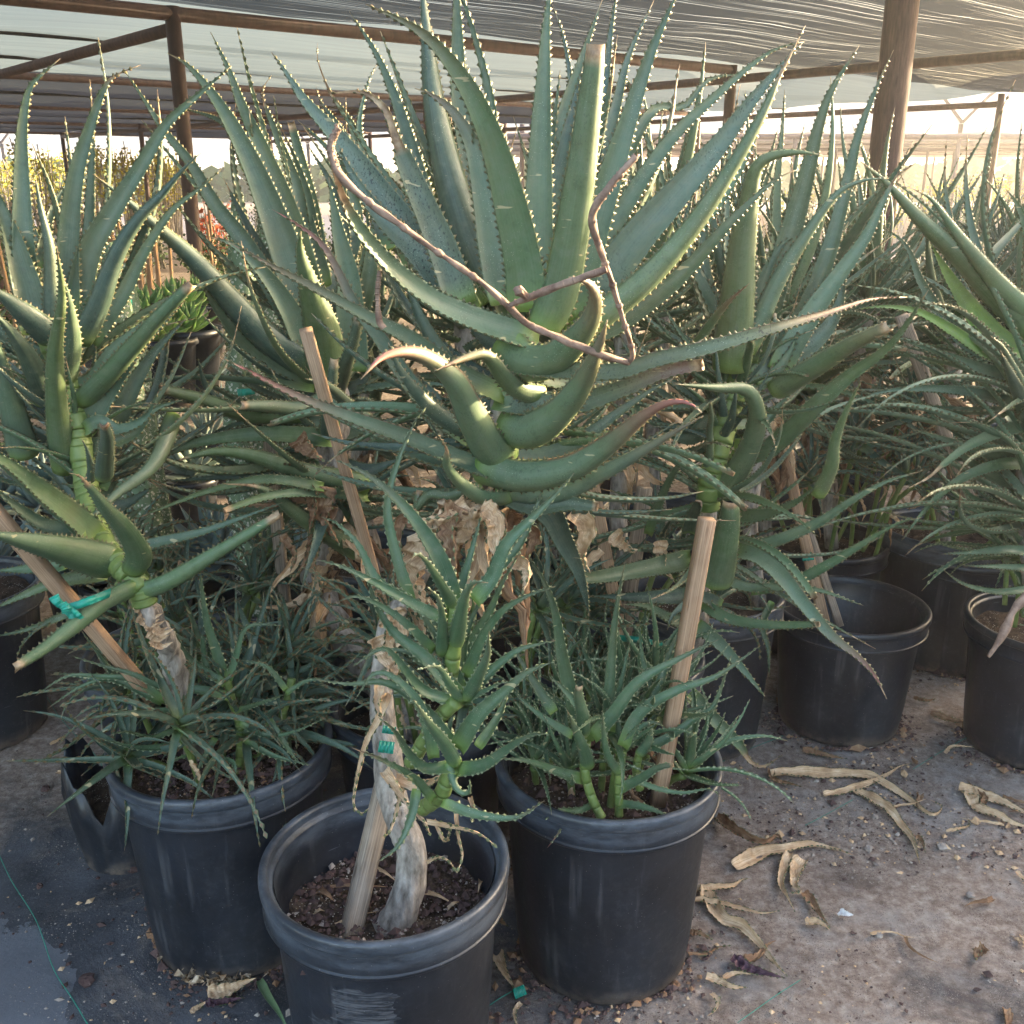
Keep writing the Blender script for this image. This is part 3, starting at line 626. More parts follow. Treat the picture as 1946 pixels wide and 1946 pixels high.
# ---------------------------------------------------------------- the central tree aloe (trunk stands in the front pot)
def plant(name, loc, label, cat='aloe', group=None): return empty(name, loc, label, cat, group)
def trunk(parent, pts, rads, mat='bark', name='trunk', rough=.18, seg=18, n=60, label=None):
    mb = MB(); tube(mb, pts, rads, seg, n, rough=rough); o = mb.build(name, M[mat], parent)
    if label: o['label'] = label
    return o
def ringed(parent, pts, r, name='stem', mat='stem', step=.022):
    """green stem with leaf scars: short flared joints"""
    C_, L = catmull(pts, 40); n = max(4, int(L / step)); mb = MB()
    for i in range(n):
        a = C_[int(i * 39 / n)]; b = C_[int((i + 1) * 39 / n)]
        tube(mb, [a, a.lerp(b, .5), b], [r * 1.06, r * .97, r * .99], 12, 5)
    return mb.build(name, M[mat], parent)
ya = 1.46
A = plant('tree_aloe', plane(*S(8, 430, 1400), HP - .125), 'huge central tree aloe on a bent grey trunk, dried flower stalk')
yf = A.location.y
tp_ = [plane(*S(8, 400, 1440), .31), plane(*S(8, 430, 1390), .34), atZ(8, 490, 1200, yf), atZ(8, 500, 1030, yf + .01), atZ(8, 440, 850, yf + .02), atZ(8, 395, 720, yf + .04), atZ(8, 375, 480, yf + .05), atZ(8, 345, 250, yf + .06), atZ(5, 370, 1650, yf + .07), atZ(5, 500, 1450, yf + .08), atZ(5, 590, 1250, 1.52), atZ(5, 760, 1050, 1.52), atZ(5, 900, 900, 1.52), atZ(5, 980, 700, 1.50), atZ(5, 1010, 450, 1.5), atZ(2, 1060, 1800, 1.49)]
r0 = 80 / K / F * depth_of(tp_[1])
trunk(A, tp_, [r0 * 1.5, r0 * 1.05, r0, r0 * .95, r0 * .95, r0 * .9, r0 * .7, r0 * .6, r0 * .6, r0 * .65, r0 * .8, r0 * .8, r0 * .8, r0 * .9, r0 * 1, r0 * .6], n=110)
L = lambda z, pts, w, dt=0.0, mat='leaf', d0=ya, **k: TL(A, z, pts, w, d0, d0 + dt, mat, **k)
# upright heart leaves
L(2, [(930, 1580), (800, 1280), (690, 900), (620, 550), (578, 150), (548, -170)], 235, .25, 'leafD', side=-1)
L(2, [(990, 1580), (900, 1200), (810, 800), (752, 450), (742, 100), (735, -260)], 190, .28, 'leaf')
L(2, [(1000, 1590), (935, 1300), (880, 1000), (820, 760), (720, 590), (610, 500), (520, 463)], 200, .12, 'leafL', red=.4)
L(2, [(1095, 1640), (1092, 1420), (1015, 1060), (925, 740), (795, 460), (630, 240), (480, 125), (262, 22)], 222, -.06, 'leafG', side=1, up=.3, red=.3)
L(2, [(1165, 1590), (1168, 1200), (1175, 850), (1190, 500), (1208, 150), (1240, -160)], 185, .16, 'leafL')
L(2, [(1190, 1740), (1280, 1540), (1340, 1250), (1385, 950), (1425, 650), (1462, 350), (1472, 232)], 220, -.08, 'leafO', side=-1, tip='c', label='upright leaf with its tip cut off, right edge lit by the sun')
L(2, [(1330, 1680), (1440, 1270), (1550, 900), (1648, 600), (1757, 280), (1910, -70)], 195, .12, 'leafL', roll=.2)
L(2, [(1270, 1600), (1260, 1250), (1270, 950), (1330, 650), (1400, 350)], 150, .2, 'leafD')
# right hand sweep
L(3, [(-440, 1720), (-130, 1300), (120, 1010), (330, 770), (500, 540), (640, 370), (770, 225)], 235, .22, 'leafS')
L(3, [(-420, 1760), (-60, 1480), (220, 1160), (420, 850), (560, 600), (660, 380), (785, 135)], 160, .10, 'leafO', tip='d', dry=.15, side=-1, label='leaf with a long dry brown tip')
L(3, [(-450, 1760), (-200, 1560), (80, 1330), (330, 1060), (480, 820), (560, 640)], 150, .2, 'leafL')
L(3, [(-450, 1800), (-200, 1700), (100, 1480), (380, 1180), (620, 950), (745, 890)], 130, .25, 'leaf')
L(3, [(-480, 1650), (-200, 1150), (60, 760), (300, 520), (560, 300), (700, 235), (780, 220)], 120, .35, 'leaf')
L(3, [(-480, 1650), (-250, 1050), (-30, 600), (150, 560), (280, 420), (490, 385)], 120, .45, 'leaf')
L(2, [(1300, 1600), (1430, 1000), (1510, 500), (1550, 150), (1590, -100)], 120, .35, 'leafD')
L(2, [(1320, 1600), (1430, 1050), (1560, 620), (1640, 300), (1775, 0)], 120, .4, 'leafS')
L(2, [(1200, 1500), (1230, 900), (1300, 600), (1390, 330), (1510, -20)], 130, .4, 'leaf')
L(2, [(1250, 1500), (1310, 900), (1340, 500), (1300, 200), (1240, 20)], 80, .5, 'leafD')
# left hand sweep
L(2, [(830, 1640), (590, 1370), (400, 1110), (240, 890), (90, 700), (-60, 530), (-170, 360), (-232, 275)], 225, .2, 'leafS')
L(2, [(800, 1650), (560, 1350), (380, 1180), (250, 1020), (170, 880), (120, 760)], 200, .12, 'leafS')
L(2, [(770, 1600), (650, 1270), (540, 1020), (460, 830), (410, 690), (360, 570), (240, 485), (60, 492)], 185, .1, 'leafS', tip='d', dry=.38, label='leaf whose upper part is a shrivelled orange brown strip')
L(2, [(700, 1500), (590, 1100), (480, 720), (410, 500), (310, 270), (175, 58)], 120, .35, 'leaf')
L(2, [(720, 1400), (620, 1100), (540, 780), (480, 560), (415, 445)], 120, .4, 'leaf')
L(2, [(650, 1500), (550, 1100), (530, 850), (545, 680)], 110, .3, 'leafD', tip='c')
L(2, [(500, 1400), (330, 1000), (230, 700), (270, 450), (320, 340)], 80, .5, 'leaf')
L(2, [(380, 1300), (250, 900), (130, 680), (30, 540), (0, 450)], 90, .5, 'leafD', tip='d', dry=.12)
L(2, [(1180, 1790), (1000, 1740), (800, 1670), (600, 1570), (410, 1420), (265, 1260), (170, 1110), (108, 940), (72, 800), (115, 665)], 195, -.22, 'leafL', tip='d', dry=.24, up=.9, label='long light green leaf sweeping left, its end a dry brown curl')
# lower tiers
L(2, [(980, 1800), (1080, 1900), (1220, 1900), (1350, 1800), (1440, 1680), (1465, 1560), (1420, 1480), (1325, 1453)], 205, -.22, 'leafO', side=-1, up=.2, red=.5, label='fat curled leaf with red brown teeth in front of the rosette', wf=1.22, chan=.27, basew=1.0)
L(5, [(1000, 780), (900, 690), (810, 520), (735, 360), (620, 250), (490, 195), (350, 220), (235, 335)], 185, -.28, 'leafO', side=-1, up=.3, red=1.0, label='curled leaf with a pink tip pointing left', wf=1.22, chan=.27, basew=1.0)
L(5, [(1190, 420), (1080, 400), (990, 330), (930, 245), (880, 205), (780, 225), (618, 292)], 125, -.18, 'leafO', side=-1, up=.3, red=.6)
L(5, [(980, 600), (1120, 610), (1260, 530), (1370, 400), (1450, 250), (1500, 120), (1530, 20)], 200, -.26, 'leafO', side=-1, up=.2, red=.4, wf=1.2, chan=.27, basew=1.0)
L(6, [(-780, 260), (-500, 290), (-200, 300), (0, 235), (300, 165), (600, 75), (900, -10), (1130, -85), (1320, -98)], 125, .05, 'leafS', up=.6, red=.9, d0=1.42, dm=-.15)
L(6, [(-850, 440), (-500, 480), (-200, 400), (50, 300), (250, 262)], 150, -.1, 'leafS', side=1, up=.5, tip='c', red=.5)
L(5, [(850, 800), (1080, 850), (1330, 810), (1540, 680), (1700, 545), (1830, 465), (1950, 455), (2025, 510)], 185, -.24, 'leafO', side=-1, up=.3, red=1.0, label='lower leaf arching right with red toothed tip', wf=1.22, chan=.27, basew=1.0)
L(5, [(950, 900), (1250, 930), (1500, 830), (1750, 690), (1900, 600), (2035, 525)], 150, -.1, 'leaf', side=-1, up=.3, red=.3)
L(5, [(900, 700), (1150, 740), (1350, 680), (1550, 540), (1750, 400), (1900, 318)], 130, .1, 'leafD', up=.8)
L(5, [(1020, 840), (780, 770), (520, 660), (250, 560), (0, 468), (-200, 375), (-350, 292), (-505, 213)], 140, -.15, 'leaf', up=.9, red=1.0, label='long lower leaf reaching left in front of the stake, with reddish teeth')
L(1, [(2650, 2080), (2400, 1960), (2150, 1780), (1932, 1670), (1700, 1540), (1450, 1410), (1185, 1262)], 130, -.05, 'leaf', up=.8, red=.4)
L(5, [(830, 660), (620, 500), (460, 310), (330, 110), (200, -60), (50, -350), (-100, -480), (-228, -558)], 120, .05, 'leaf', red=1.0)
L(5, [(900, 640), (700, 560), (560, 440), (440, 280), (380, 140)], 130, -.1, 'leafD', side=-1)
L(5, [(1050, 480), (900, 440), (760, 330), (640, 180), (520, -60), (480, -300)], 150, .1, 'leafS')
L(5, [(1030, 960), (880, 960), (760, 880), (690, 790), (685, 700), (640, 620)], 110, -.2, 'leafG', side=-1, tip='d', dry=.18)
L(5, [(980, 930), (1150, 1000), (1320, 985), (1480, 1005)], 120, -.05, 'leafD', tip='c', up=.2)
L(5, [(1100, 940), (1230, 1040), (1300, 1180), (1380, 1350), (1440, 1580)], 150, .12, 'leafD', up=-.2)
L(5, [(900, 960), (1050, 1100), (900, 1200), (800, 1330), (740, 1500)], 80, .15, 'leafD')
L(5, [(880, 900), (700, 950), (600, 940), (530, 1010), (545, 915)], 80, .05, 'leaf', tip='c', side=-1)
for i, (x, y, x2, y2, w_) in enumerate([(1050, 260, 1500, 340, 170), (1020, 400, 700, 330, 160), (1000, 520, 1350, 560, 150), (1000, 650, 1300, 730, 150), (980, 560, 650, 420, 140), (960, 740, 700, 640, 130), (1000, 300, 1350, 180, 150), (1050, 150, 800, 60, 150)]):
    mx, my = (x + x2) / 2, (y + y2) / 2 + 50
    L(5, [(x, y), (mx, my), (x2, y2)], w_, .12, 'leafS' if i % 2 else 'leaf', up=.8, d0=1.5)
# dried flower stalk
mb = MB(); rs = 12.5 / K / F * 1.45
def stalk(z, pts, dd, r=(1.2, 1, 1, .9, .9), seed=0):
    P = [atZ(z, x, y, d_) for (x, y), d_ in zip(pts, dd)]; C_, L_ = catmull(P, 70)
    tube(mb, P, [rs * q for q in r], 10, 120, rough=.6, seed=seed)
    for k in range(6, 66, 7): tube(mb, [C_[k - 1], C_[k], C_[k + 1]], [rs * .9, rs * 1.45, rs * .8], 10, 5)
stalk(2, [(1640, 1905), (1500, 1862), (1275, 1775), (1115, 1700), (1010, 1605), (860, 1475), (650, 1330), (450, 1185), (280, 1060), (130, 920), (78, 780), (115, 665)], [1.27, 1.25, 1.24, 1.24, 1.23, 1.22, 1.21, 1.2, 1.2, 1.2, 1.2, 1.2], (1.1, 1.3, 1.3, 1.2, 1.2, 1, .9, .9, 1, 1.2, 1.3, .9))
stalk(2, [(1010, 1605), (1110, 1562), (1300, 1490), (1525, 1412)], [1.23, 1.22, 1.2, 1.19], (1.1, 1.3, 1.2, 1.1), 3)
stalk(2, [(1680, 820), (1560, 960), (1470, 1080), (1455, 1180), (1500, 1330), (1560, 1500), (1620, 1700), (1662, 1850), (1642, 1905)], [1.16, 1.16, 1.17, 1.18, 1.2, 1.22, 1.24, 1.26, 1.27], (1, 1.3, 1.2, 1, .9, .9, .9, .8), 5)
stalk(2, [(1110, 1562), (1085, 1540), (1060, 1520)], [1.22, 1.21, 1.2], (1.2, 1.3, 1.8), 6)
rr = random.Random(5)
for (z, pts) in ((2, [(115, 665), (78, 780), (120, 900)]), (2, [(1680, 820), (1560, 960), (1470, 1080)])):   # close-set scars of fallen flowers
    C_, L_ = catmull([atZ(z, x, y, 1.18 if x > 1000 else 1.2) for x, y in pts], 60)
    for p in C_:
        for q in range(3):
            dv = Vector((rr.gauss(0, 1), rr.gauss(0, 1), rr.gauss(0, 1))).normalized(); s = rs * .5
            c = p + dv * rs * 1.0; u_ = dv.cross(Vector((0, 0, 1))).normalized(); v_ = dv.cross(u_)
            mb.add([c + u_ * s, c + v_ * s, c - u_ * s, c - v_ * s, c + dv * s * 1.4], [(0, 1, 4), (1, 2, 4), (2, 3, 4), (3, 0, 4)])
mb.build('flower_stalk', M['stalk'], A)
mb = MB(); rs_, rs = rs, rs * .9
stalk(2, [(335, 1420), (325, 1550), (335, 1680), (360, 1720)], [1.35, 1.35, 1.35, 1.35], (1, 1, 1.2, 1.3), 9); mb.build('flower_stalk', M['stalk'], A)
# skirt of dead leaves
def dryleaf(parent, z, pts, w, d0, d1, mat='dry', seed=0, crump=.32, name='dead_leaf', up=0, roll=(0, 1.2), teeth=(.014, .003), fold=.15):
    P = [atZ(z, x, y, d0 + (d1 - d0) * i / (len(pts) - 1)) for i, (x, y) in enumerate(pts)]
    W = w / K / F * depth_of(P[0]); mb = MB()
    leaf_geo(mb, P, W, lambda p, T: (CAM - p).normalized() + Vector((0, 0, up)), roll=roll, thick=.035, chan=.25, tip='p', teeth=teeth, seed=seed, n=44, yb=0, crump=crump, fold=fold, toothred=.2)
    return mb.build(name, [M[mat], M['tooth']], parent)
for i, (pts, w_, d0, d1) in enumerate([
    ([(760, 1000), (700, 1100), (720, 1250), (735, 1400)], 110, 1.42, 1.36), ([(850, 1010), (930, 1080), (935, 1200), (960, 1300)], 120, 1.42, 1.38),
    ([(800, 990), (690, 1060), (560, 1080), (545, 1100)], 90, 1.43, 1.36), ([(960, 1250), (1060, 1290), (1110, 1340), (1085, 1460)], 110, 1.45, 1.4),
    ([(780, 1020), (800, 1130), (740, 1200), (700, 1280)], 130, 1.44, 1.42), ([(520, 1080), (440, 1080), (420, 1250), (380, 1400)], 60, 1.44, 1.4),
    ([(560, 1200), (520, 1350), (560, 1500), (600, 1650)], 130, 1.44, 1.42), ([(480, 1330), (500, 1480), (540, 1600), (590, 1720)], 110, 1.46, 1.40),
    ([(380, 1560), (420, 1650), (400, 1760), (430, 1850)], 140, 1.42, 1.4), ([(330, 1680), (370, 1780), (420, 1850), (380, 1930)], 120, 1.42, 1.38),
    ([(1000, 1080), (1150, 1150), (1120, 1250), (1100, 1290)], 110, 1.55, 1.5), ([(1350, 1020), (1420, 1110), (1400, 1250), (1440, 1350)], 110, 1.62, 1.6),
    ([(860, 1000), (800, 1060), (900, 1130), (860, 1230)], 150, 1.46, 1.44), ([(650, 1100), (620, 1200), (700, 1280), (690, 1380)], 90, 1.46, 1.44),
    ([(700, 980), (640, 1060), (660, 1160), (640, 1270)], 100, 1.47, 1.45), ([(900, 1010), (980, 1100), (960, 1220), (1010, 1290)], 90, 1.46, 1.42),
    ([(1230, 1100), (1300, 1200), (1400, 1260), (1410, 1300)], 80, 1.7, 1.7), ([(620, 1500), (560, 1560), (640, 1650), (610, 1700)], 100, 1.44, 1.4)]):
    dryleaf(A, 5, pts, w_ * 1.3, d0 - .04, d1 - .03, 'dry' if i % 5 else 'dryB', i + 300, roll=(random.Random(i).uniform(-1, .5), random.Random(i + 50).uniform(0, 2)))
for i, (pts, w_) in enumerate([([(380, 200), (330, 330), (270, 450), (220, 640), (200, 780), (240, 825), (280, 800)], 50), ([(470, 640), (430, 800), (390, 920), (345, 955)], 34), ([(580, 870), (700, 890), (850, 930), (945, 1000)], 36), ([(735, 820), (750, 950), (770, 1050), (740, 1140)], 28), ([(500, 790), (570, 870), (600, 940)], 34), ([(580, 1085), (640, 1055), (700, 1080), (740, 1140)], 24), ([(420, 640), (520, 680), (640, 640), (740, 600)], 60), ([(360, 600), (420, 680), (470, 760), (520, 800)], 70), ([(340, 150), (330, 260), (350, 330)], 70), ([(620, 860), (680, 970), (710, 880)], 26), ([(810, 740), (830, 810), (820, 870)], 30)]):
    dryleaf(A, 8, pts, w_, yf - .06, yf - .12, 'dry', i + 400, crump=.15)
# offsets growing from its trunk
def PUP(parent, z, lst, d0=1.3, mat='pup'):
    for q in lst:
        pts, w_, dt = q[:3]; kw = dict(q[3]) if len(q) > 3 else {}
        TL(parent, z, pts, w_, kw.pop('d0', d0), kw.pop('d0_', d0) + dt, kw.pop('mat', mat), wf=.92, teeth=(.0125, .0030), toothred=1.0, yb=.14, red=kw.pop('red', .15), side=kw.pop('side', 1), up=kw.pop('up', .5), **kw)
P1 = plant('small_aloe', atZ(5, 720, 1900, 1.3), 'highest spiny green offset branching from the central trunk, leaves pointing up')
ringed(P1, [atZ(5, 700, 2010, 1.31), atZ(5, 712, 1850, 1.3), atZ(5, 730, 1680, 1.3), atZ(5, 742, 1530, 1.3)], .0115)
PUP(P1, 5, [([(735, 1545), (660, 1300), (540, 1100), (410, 950), (260, 830), (88, 748)], 125, .02), ([(725, 1530), (650, 1400), (580, 1290), (530, 1250), (488, 1290)], 85, -.12, dict(side=-1)),
    ([(690, 1600), (560, 1540), (400, 1450), (270, 1380), (120, 1310), (0, 1280)], 85, -.05), ([(830, 1500), (930, 1370), (1000, 1200), (1120, 1080), (1250, 950), (1355, 825)], 110, .0),
    ([(850, 1500), (960, 1330), (1070, 1200), (1140, 1050), (1205, 865)], 80, .14), ([(735, 1500), (790, 1330), (835, 1170), (872, 1035)], 65, .06),
    ([(730, 1740), (755, 1600), (785, 1470), (830, 1400), (905, 1400)], 115, -.14, dict(side=-1)), ([(660, 1780), (665, 1620), (645, 1490), (585, 1420)], 82, -.1, dict(side=-1)),
    ([(500, 1500), (420, 1250), (375, 1000), (430, 770), (520, 560), (580, 480)], 75, .1), ([(510, 1500), (330, 1400), (220, 1200), (110, 1090), (30, 1055)], 75, .05),
    ([(620, 1760), (500, 1640), (370, 1540), (220, 1475), (108, 1502)], 70, -.05), ([(790, 1900), (870, 1700), (970, 1560), (1110, 1470), (1255, 1420)], 85, -.05),
    ([(770, 1850), (830, 1690), (910, 1560), (980, 1400), (1072, 1240)], 75, .05), ([(700, 1700), (600, 1600), (500, 1560), (470, 1580)], 70, .1)])
P2 = plant('small_aloe', atZ(8, 640, 780, 1.25), 'lowest offset on the grey trunk just above the front pot, broad spiny leaves')
ringed(P2, [atZ(8, 560, 800, 1.29), atZ(8, 650, 740, 1.26), atZ(8, 690, 650, 1.24), atZ(8, 715, 590, 1.24)], .012)
ringed(P2, [atZ(8, 500, 560, 1.3), atZ(8, 550, 480, 1.28), atZ(8, 640, 330, 1.27), atZ(8, 740, 240, 1.26)], .011)
PUP(P2, 8, [([(740, 500), (620, 340), (490, 210), (350, 140), (180, 150), (0, 125)], 85, .02), ([(745, 490), (850, 320), (990, 190), (1110, 90), (1255, 28)], 125, -.02),
    ([(735, 575), (680, 470), (590, 350), (515, 232)], 100, -.1, dict(side=-1)), ([(740, 600), (880, 580), (1040, 470), (1140, 415), (1225, 413)], 105, -.12),
    ([(720, 580), (580, 595), (490, 520), (415, 400), (330, 325)], 85, -.08), ([(620, 760), (510, 640), (350, 550), (188, 482)], 66, -.04, dict(red=.6)),
    ([(530, 700), (500, 850), (430, 1000), (318, 1088)], 62, -.05), ([(660, 770), (850, 835), (1050, 850), (1200, 760)], 70, -.06, dict(red=.5)),
    ([(620, 540), (590, 380), (520, 220), (400, 110), (300, 100), (206, 232)], 82, .0), ([(690, 560), (740, 700), (800, 720), (810, 650)], 60, -.04, dict(side=-1)),
    ([(850, 480), (950, 330), (1000, 200), (985, 120)], 70, .1), ([(700, 480), (700, 380), (730, 280)], 60, .03), ([(720, 560), (640, 440), (540, 380), (425, 385)], 55, .06)], d0=1.24)
P3 = plant('small_aloe', atZ(8, 760, 230, 1.28), 'middle offset on the central trunk between the highest and the lowest one')
PUP(P3, 8, [([(770, 230), (680, 130), (560, 0), (410, -120), (320, -260), (250, -480)], 100, .02), ([(740, 240), (560, 180), (400, -10), (330, -30), (190, 60)], 80, -.05),
    ([(760, 240), (700, 150), (640, 60), (540, 70)], 70, -.08, dict(side=-1)), ([(790, 230), (850, 120), (900, 0), (905, -80), (910, -130)], 95, -.1, dict(side=-1)),
    ([(800, 220), (900, 100), (1050, -20), (1170, -60), (1260, -80)], 80, 0), ([(780, 200), (760, 50), (800, -150), (900, -350)], 90, .08), ([(760, 220), (640, 60), (560, 40), (480, -20), (300, -40)], 80, .04),
    ([(800, 230), (880, 190), (980, 140), (990, 150)], 50, -.06), ([(770, 200), (700, 30), (600, -150), (520, -260), (470, -320)], 90, .06)], d0=1.27)
# ---------------------------------------------------------------- left tree aloe
yb_ = 1.72
B = plant('tree_aloe', (PL.location.x - .05, PL.location.y, HP - .045), 'big tree aloe at the left edge, pale bare stem tied to a stake')
tb = [Vector((PL.location.x - .05, PL.location.y, HP - .08)), atZ(4, 900, 1800, 1.66), atZ(4, 860, 1700, 1.62), atZ(4, 800, 1580, 1.58)]
trunk(B, tb + [atZ(4, 750, 1500, 1.57)], [.02, .021, .022, .02, .018], rough=.5, name='trunk', n=40)
for i, (x, y) in enumerate([(855, 1720), (840, 1680), (830, 1640), (810, 1610), (800, 1570), (770, 1540), (860, 1650), (785, 1600)]):
    dryleaf(B, 4, [(x - 60, y - 20), (x - 10, y + 15), (x + 55, y - 10)], 60, 1.555, 1.565, 'dry', i + 900, roll=0, teeth=None)
ringed(B, [atZ(4, 760, 1510, 1.57), atZ(4, 720, 1400, 1.57), atZ(4, 640, 1320, 1.58), atZ(4, 560, 1230, 1.62), atZ(4, 480, 1050, 1.68), atZ(4, 440, 800, 1.74), atZ(4, 400, 560, 1.76), atZ(4, 330, 300, 1.78), atZ(4, 250, 100, 1.78)], .021, step=.02)
L = lambda z, pts, w, dt=0.0, mat='leaf', d0=1.76, **k: TL(B, z, pts, w, d0, d0 + dt, mat, **k)
L(1, [(200, 1700), (130, 1350), (115, 1000), (115, 700), (150, 480), (210, 400), (315, 308)], 135, .15, 'leaf')
L(1, [(350, 1650), (360, 1250), (400, 920), (470, 680), (540, 480), (600, 400), (735, 342)], 135, .1, 'leaf', tip='d', dry=.16)
L(1, [(200, 1750), (110, 1400), (30, 1150), (-70, 900)], 180, .1, 'leaf')
L(1, [(280, 1800), (265, 1350), (215, 1100), (184, 915)], 110, .0, 'leafD', side=-1)
L(1, [(400, 1700), (460, 1350), (600, 1100), (740, 880), (870, 660), (1040, 500), (1215, 345)], 140, .12, 'leaf')
L(1, [(420, 1800), (520, 1600), (610, 1350), (720, 1160), (850, 1020), (960, 890), (1055, 800)], 130, -.05, 'leafD', side=-1)
L(1, [(480, 1800), (640, 1560), (760, 1320), (900, 1110), (1060, 980), (1162, 885)], 90, .2, 'leaf')
L(1, [(200, 1400), (260, 1150), (330, 1000), (445, 880)], 60, .3, 'leaf')
L(1, [(340, 2480), (300, 2150), (290, 1850), (325, 1560), (297, 1288)], 140, -.22, 'leafG', side=-1, label='upright leaf standing in front of the left rosette')
L(1, [(330, 2000), (370, 1800), (360, 1600), (330, 1450)], 150, -.1, 'leaf', side=-1)
L(1, [(280, 1780), (120, 1640), (-80, 1480)], 170, -.12, 'leafD', side=-1)
L(1, [(250, 2120), (160, 1900), (50, 1730), (-80, 1600)], 150, -.15, 'leafD', side=-1)
L(1, [(130, 2400), (40, 2050), (-10, 1850), (-60, 1650)], 170, -.1, 'leaf', side=-1)
L(1, [(420, 2120), (560, 1980), (720, 1800), (860, 1640), (1010, 1490)], 120, -.1, 'leafG', side=-1, tip='c')
L(1, [(440, 2250), (560, 2050), (700, 1850), (850, 1700), (960, 1590)], 150, .0, 'leaf')
L(1, [(350, 2030), (480, 1990), (600, 1830), (760, 1700), (930, 1560)], 90, .05, 'leafL', up=.9)
L(4, [(500, 900), (560, 700), (640, 500), (740, 300), (830, 170), (980, 10)], 150, .1, 'leafS')
L(4, [(520, 1200), (400, 1080), (200, 920), (0, 760), (-200, 640)], 215, -.25, 'leafG', side=1, up=.8, d0=1.62, label='broad bright green leaf running off the left edge')
L(4, [(600, 1310), (400, 1250), (150, 1190), (-100, 1130)], 215, -.25, 'leafG', side=-1, up=.2, d0=1.6)
L(4, [(450, 1120), (250, 1110), (80, 1000), (-60, 880)], 120, -.1, 'leaf', d0=1.6, up=.9)
L(4, [(700, 1350), (728, 1260), (660, 1130), (560, 1020), (470, 900), (415, 840), (360, 825)], 150, -.22, 'leafG', side=-1, up=.3, d0=1.56, tip='d', dry=.16, label='bent green leaf ending in a shrivelled brown cut')
L(4, [(720, 1420), (560, 1500), (380, 1640), (220, 1760), (75, 1850)], 115, -.25, 'leafG', side=-1, up=.4, d0=1.56, tip='c', dry=.09, label='leaf hanging down to the left with a tan cut end')
L(4, [(720, 1460), (900, 1390), (1100, 1270), (1300, 1150), (1470, 1040)], 105, .0, 'leafG', side=-1, d0=1.56, tip='c', dry=.06)
L(4, [(620, 1260), (800, 1200), (1050, 1140), (1300, 1050), (1480, 980)], 80, .05, 'leaf', d0=1.6, up=.9)
L(4, [(520, 1480), (300, 1590), (130, 1650), (-60, 1690)], 55, -.1, 'leaf', d0=1.62)
L(4, [(560, 1350), (300, 1400), (120, 1470), (-60, 1550)], 95, -.05, 'leafO', d0=1.66)
L(4, [(350, 1300), (150, 1330), (-40, 1340)], 90, .05, 'leafG', d0=1.66)
L(4, [(545, 860), (555, 740), (560, 640), (545, 568)], 105, -.2, 'leafD', side=-1, tip='c', d0=1.68)
L(4, [(330, 1560), (200, 1640), (120, 1720), (85, 1800)], 24, -.1, 'leafD', d0=1.6)
L(4, [(740, 1250), (600, 1110), (420, 1050), (300, 850), (100, 700)], 120, .1, 'leafD', d0=1.7)
L(4, [(440, 600), (520, 560), (620, 600), (760, 540), (830, 400)], 90, -.05, 'leaf', d0=1.74)
L(4, [(430, 700), (560, 670), (700, 620), (800, 500), (960, 440)], 100, .05, 'leaf', d0=1.74)
for x, y, x2, y2, w_ in [(380, 560, 180, 380, 150), (400, 650, 130, 560, 140), (440, 800, 250, 700, 130), (440, 850, 700, 700, 120), (460, 900, 240, 860, 130), (500, 1000, 800, 900, 110), (330, 300, 100, 200, 160), (330, 350, 600, 330, 150), (520, 1100, 750, 1000, 100), (600, 1280, 560, 1050, 120), (480, 980, 620, 850, 120)]:
    L(4, [(x, y), ((x + x2) / 2, (y + y2) / 2 + 45), (x2, y2)], w_, .08, random.Random(x + y).choice(['leaf', 'leafD', 'leafG']), d0=1.78, up=.8)
# ---------------------------------------------------------------- aloe behind, left of the central one (stands in the hidden middle pot)
C = plant('tree_aloe', (PM.location.x, PM.location.y, HP - .1), 'tree aloe behind the pale stake, green heart left of the central rosette')
trunk(C, [Vector((PM.location.x, PM.location.y, HP - .12)), atZ(4, 1700, 1500, 2.08), atZ(4, 1720, 1000, 2.12), atZ(4, 1750, 600, 2.12), atZ(4, 1740, 250, 2.12)], [.03, .03, .035, .035, .03], rough=.3)
L = lambda z, pts, w, dt=0.0, mat='leaf', d0=2.08, **k: TL(C, z, pts, w, d0, d0 + dt, mat, **k)
L(1, [(1710, 1990), (1690, 1750), (1620, 1500), (1575, 1320), (1578, 1212)], 240, -.15, 'leafG', side=-1)
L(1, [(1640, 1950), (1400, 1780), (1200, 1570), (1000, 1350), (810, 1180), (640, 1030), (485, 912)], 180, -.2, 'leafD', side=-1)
L(1, [(1660, 1990), (1480, 1930), (1300, 1800), (1160, 1620), (1080, 1480), (1000, 1300)], 200, -.1, 'leaf')
L(1, [(1650, 1900), (1500, 1600), (1370, 1420), (1230, 1290), (1098, 1240)], 150, -.05, 'leaf')
L(1, [(1620, 1700), (1500, 1320), (1350, 930), (1210, 650), (1100, 480), (980, 340), (878, 278)], 200, .1, 'leaf')
L(1, [(1660, 1700), (1540, 1200), (1380, 800), (1270, 560), (1200, 370), (1140, 240), (1104, 168)], 160, .15, 'leaf')
L(1, [(1600, 1800), (1300, 1300), (1130, 1080), (1000, 860), (870, 700), (760, 530), (645, 358)], 125, .1, 'leaf')
L(1, [(1600, 1750), (1400, 1380), (1270, 1130), (1170, 930)], 110, .2, 'leafD', tip='d', dry=.1)
L(1, [(1700, 1500), (1560, 1000), (1440, 680), (1375, 490), (1425, 395)], 100, .3, 'leaf', tip='d', dry=.18)
L(1, [(1700, 1500), (1640, 1100), (1580, 850), (1525, 640)], 90, .3, 'leaf', tip='c')
L(1, [(1300, 900), (1220, 700), (1120, 620), (960, 570)], 60, .4, 'leaf')
